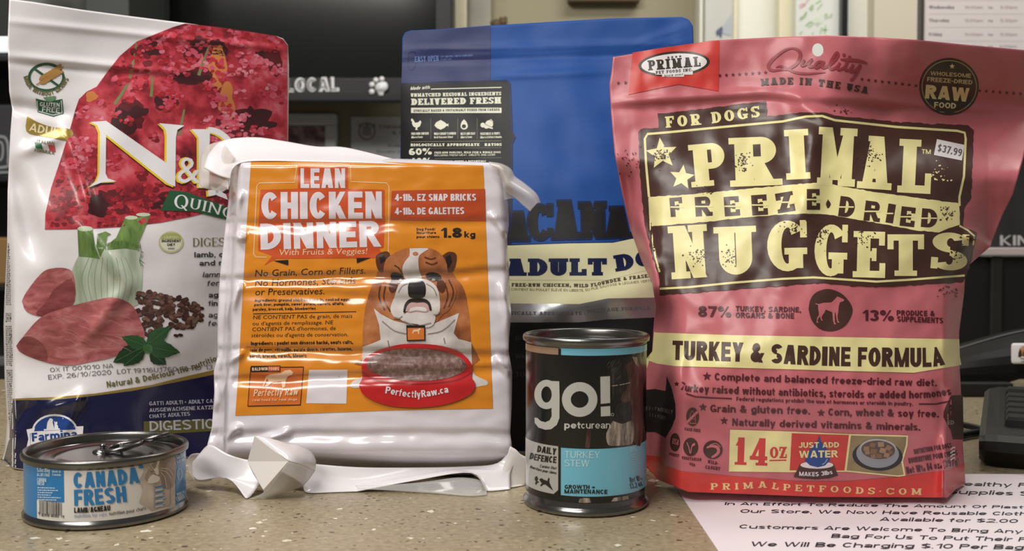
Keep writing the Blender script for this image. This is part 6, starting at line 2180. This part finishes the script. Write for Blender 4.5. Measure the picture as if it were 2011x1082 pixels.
furb = noisy('brown_fur', [(.35, rgb(46, 30, 28)), (.6, rgb(84, 58, 52)), (.8, rgb(124, 98, 84))], 220, 5, .3, 'noise', (1.6, 1.6, .3), .4)
furw = noisy('pale_fur', [(.3, rgb(70, 62, 56)), (.5, rgb(140, 126, 114)), (.75, rgb(206, 194, 180))], 220, 5, .3, 'noise', (1.8, 1.8, .25), .4)
p.poly([(555, 300), (572, 250), (600, 222), (650, 210), (700, 212), (735, 230), (738, 640), (700, 660), (600, 672), (560, 660), (575, 560), (560, 470), (585, 400)], furk, 0, smooth=3)
p.poly([(655, 260), (690, 232), (722, 250), (742, 300), (744, 640), (700, 660), (680, 560), (690, 480), (660, 400), (670, 330)], furb, 1, smooth=3)
p.poly([(690, 212), (716, 215), (724, 265), (706, 250)], furw, 2)
p.poly([(640, 395), (676, 380), (688, 420), (660, 450), (630, 440)], furb, 2, smooth=3)
p.line([(585, 364), (640, 356), (680, 346)], 5, furw, 3, 4)
p.poly([(590, 545), (640, 560), (690, 545), (700, 600), (690, 662), (640, 672), (600, 674), (565, 668), (556, 610)], furw, 2, smooth=3)
p.ell(640, 495, 44, 48, furk, 3); p.ell(642, 490, 26, 26, gb, 4); p.ell(630, 362, 14, 7, gb, 3)
for k in range(40):
    x, y = rnd.uniform(565, 690), rnd.uniform(560, 640)
    p.line([(x, y), (x + rnd.uniform(-12, 4), y + rnd.uniform(14, 34))], 1.6, can_ink('fur_hair', 176, 164, 152), 3)
for k in range(24):
    x, y = rnd.uniform(556, 620), rnd.uniform(230, 320)
    p.line([(x + 16, y), (x, y + rnd.uniform(10, 26))], 1.2, can_ink('fur_grey', 92, 90, 88), 2)
p.poly([(446, 682), (454, 610), (468, 560), (476, 600), (470, 682)], furb, 0, smooth=3)
p.build('dog_picture', tall)
p = Print(tall_s, 6).crop(980, 620, 2.639)
p.BASE = .0005
p.poly([(412, 968), (418, 948), (440, 944), (470, 946), (476, 968), (440, 970)], furw, 0)
p.poly([(580, 964), (595, 944), (630, 938), (668, 932), (672, 950), (640, 958)], furw, 0)
p.build('paw_picture', tall)

# ------------------------------------------------------------------ low can label
ublue, uwhite = can_ink('azure', 34, 124, 186), can_ink('label_white', 226, 222, 218)
U = lambda x, y: (40 + x / 5.153, 840 + y / 5.153)
ux = lambda x, y: angz(tuna_s, *U(x, y))
_, zt = ux(450, 412)
_, zb = ux(450, 948)
wrap('label', tuna_s, zb, zt, -PI, PI, .0002, uwhite, tuna, 96)
ab = ux(445, 600)[0]
aw = ux(170, 800)[0]
ar = ux(1563, 520)[0]
_, zm = ux(445, 755)
wrap('blue_panel', tuna_s, zm, zt, -2.2, ab, .00032, ublue, tuna)
wrap('blue_panel', tuna_s, zb, zm, -2.2, aw, .00032, ublue, tuna)
wrap('blue_panel', tuna_s, zb, zt, ar, 2.2, .00032, ublue, tuna)
at_ = ux(1100, 560)[0]
p = Print(tuna_s, 6).crop(40, 840, 5.153)
p.BASE = .00034
catm = noisy('taupe_fur', [(.3, rgb(128, 112, 100)), (.55, rgb(168, 152, 138)), (.8, rgb(206, 194, 182))], 90, 3, .3, 'noise', (1, 1, .6), .5)
catl = noisy('pale_fur_print', [(.3, rgb(170, 156, 144)), (.7, rgb(218, 208, 198))], 90, 3, .3, 'noise', (1, 1, .6), .5)
p.poly([(1230, 372), (1400, 318), (1562, 270), (1564, 790), (1440, 810), (1330, 842), (1200, 760), (1240, 640), (1200, 540), (1250, 440)], catl, 0)
p.poly([(1330, 380), (1400, 318), (1562, 270), (1563, 560), (1500, 620), (1440, 600), (1420, 520), (1340, 560), (1260, 520), (1290, 440)], catm, 1, smooth=3)
p.poly([(1340, 470), (1410, 500), (1400, 540), (1350, 560), (1290, 560), (1300, 510)], can_ink('cat_white', 226, 216, 208), 2, smooth=3)
p.poly([(1350, 420), (1380, 480), (1400, 470), (1395, 400), (1410, 330), (1385, 340), (1372, 400)], can_ink('cat_white', 226, 216, 208), 2)
for a in ([(1420, 430), (1480, 450), (1530, 520)], [(1425, 410), (1500, 420), (1545, 480)], [(1420, 450), (1460, 500), (1480, 600)], [(1300, 400), (1350, 450), (1390, 470)], [(1310, 360), (1360, 440)]):
    p.line(a, 5, can_ink('cat_white', 226, 216, 208), 3, 4)
p.ell(1335, 440, 14, 10, can_ink('cat_eye', 110, 96, 84), 3)
p.build('cat_picture', tuna)
p = Print(tuna_s, 6).crop(40, 840, 5.153)
p.BASE = .0006
p.text('CANADA', [(540, 612), (760, 602), (1000, 582), (1210, 556)], 158, ublue, 0, bold=.045)
p.text('FRESH', [(546, 790), (760, 782), (1080, 750)], 162, ublue, 0, bold=.045)
leafp = [(1195, 400), (1206, 392), (1202, 378), (1214, 384), (1222, 368), (1230, 382), (1242, 374), (1240, 390), (1252, 396), (1238, 410), (1226, 408), (1224, 422), (1220, 408), (1206, 412)]
p.poly(leafp, ublue, 0)
p.text('LAMB/AGNEAU', [(544, 862), (700, 858), (912, 838)], 54, can_ink('label_black', 24, 24, 24), 0, bold=.075)
p.text('nutrition for cats', [(546, 910), (700, 905), (875, 892)], 36, can_ink('lilac_grey', 160, 166, 196), 0, bold=-.01)
p.text('nutrition pour chats', [(900, 888), (1100, 864), (1275, 830)], 36, can_ink('brown_grey', 96, 88, 86), 0, bold=-.01)
p.build('brand_lettering', tuna)
p = Print(tuna_s, 6).crop(40, 840, 5.153)
p.BASE = .0006
uw = can_ink('pale_text', 196, 220, 236)
p.text('5.5oz (156g)', [(168, 446), (298, 452)], 40, uw, 0, bold=.02)
p.text('ALL LIFE STAGES', [(168, 488), (298, 494)], 30, uw, 0, bold=.02)
p.text('CANADA', [(168, 545), (262, 550)], 40, uw, 0, bold=.02)
p.text('FRESH', [(170, 580), (240, 584)], 34, uw, 0, bold=.02)
p.text('Made in', [(320, 452), (410, 456)], 24, uw, 0, bold=0)
p.text('Canada', [(322, 484), (410, 488)], 24, uw, 0, bold=0)
for k in range(6):
    x, x1 = 174, (350, 380, 330, 310, 410, 370)[k]
    while x < x1:
        w_ = 8 + (k * 7 + int(x) * 3) % 17
        p.line([(x, 606 + k * 24 + (x - 174) * .03), (min(x + w_, x1), 606 + k * 24 + (min(x + w_, x1) - 174) * .03)], 11, uw, 0)
        x += w_ + 5
p.text('5.5oz (156g)', [(1586, 318), (1630, 300), (1664, 285)], 40, uw, 0, bold=0)
p.text('ALL LIFE STAGES', [(1590, 360), (1630, 342), (1664, 328)], 26, uw, 0, bold=0)
p.ring(1612, 470, 22, 56, 4, uw, 0)
p.text('PRODUCT OF', [(1588, 690), (1630, 672), (1664, 655)], 26, uw, 0, bold=0)
p.text('CANADA', [(1590, 748), (1630, 728), (1668, 708)], 50, uw, 0, bold=.0)
p.build('side_text', tuna)
p = Print(tuna_s, 6).crop(40, 840, 5.153)
p.BASE = .0006
x = 192
bk_ = can_ink('barcode_black', 60, 56, 56)
rr = random.Random(5)
while x < 418:
    w_ = rr.choice((3, 3, 5, 8))
    long_ = 20 if (x < 200 or x > 405 or 295 < x < 312) else 0
    y0 = 738 + (x - 180) * .09
    p.poly([(x, y0), (x + w_, y0), (x + w_, y0 + 130 + long_), (x, y0 + 130 + long_)], bk_, 0)
    x += w_ + rr.choice((3, 4, 6, 8))
p.text('0', [(180, 876), (190, 877)], 28, bk_, 0)
p.text('82978', [(212, 896), (290, 902)], 28, bk_, 0)
p.text('30302', [(304, 903), (388, 908)], 28, bk_, 0)
p.text('9', [(424, 914), (440, 915)], 28, bk_, 0)
p.build('barcode', tuna)
p = Print(tuna_s, 6).crop(40, 840, 5.153)
p.BASE = .0006
p.line([(1360, 580), (1500, 536), (1522, 545), (1522, 770), (1505, 790), (1370, 815), (1356, 800), (1360, 580)], 4, can_ink('box_grey', 150, 146, 150), 0)
for k in range(8):
    p.line([(1366, 606 + k * 28), (1400, 598 + k * 28), (1440, 590 + k * 28)], 12, uw if k % 2 else ublue, 0)
    p.line([(1440, 590 + k * 28), (1440 + rr.uniform(10, 50), 580 + k * 28)], 8, can_ink('dim_azure', 96, 140, 180), 0)
p.build('nutrition_box', tuna)

# the printing belongs to the film or label it is on
HOST = {'pet_food_bag': 'pouch', 'frozen_food_pack': 'orange_label', 'tall_can': 'label', 'low_can': 'label', 'television': 'bezel', 'notice_sheet': 'sheet', 'opening_hours_sign': 'sheet', 'dark_poster': 'sheet',
        'whiteboard': 'board', 'drawing_sheet': 'sheet', 'monitor_foot': 'shell', 'dark_carton': 'body'}
SOLID = ('pouch', 'wrapped_bricks', 'body', 'rim', 'lid', 'ring_pull', 'rivet', 'film', 'edge', 'corner', 'screen', 'housing', 'lip', 'holder', 'rail', 'base_plate', 'board', 'shell', 'bezel', 'orange_label')
for root in [o for o in bpy.data.objects if o.parent is None]:
    hostname = HOST.get(root.name.split('.')[0])
    if not hostname:
        continue
    kids = list(root.children)
    host = next(k for k in kids if k.name.split('.')[0] == hostname)
    for k in kids:
        nm = k.name.split('.')[0]
        if k is host or (nm in SOLID or any(nm.endswith('_' + s_) for s_ in SOLID) or nm.startswith('folded')) and nm not in ('black_base', 'red_base'):
            continue
        k.parent = host
        k.matrix_parent_inverse.identity()
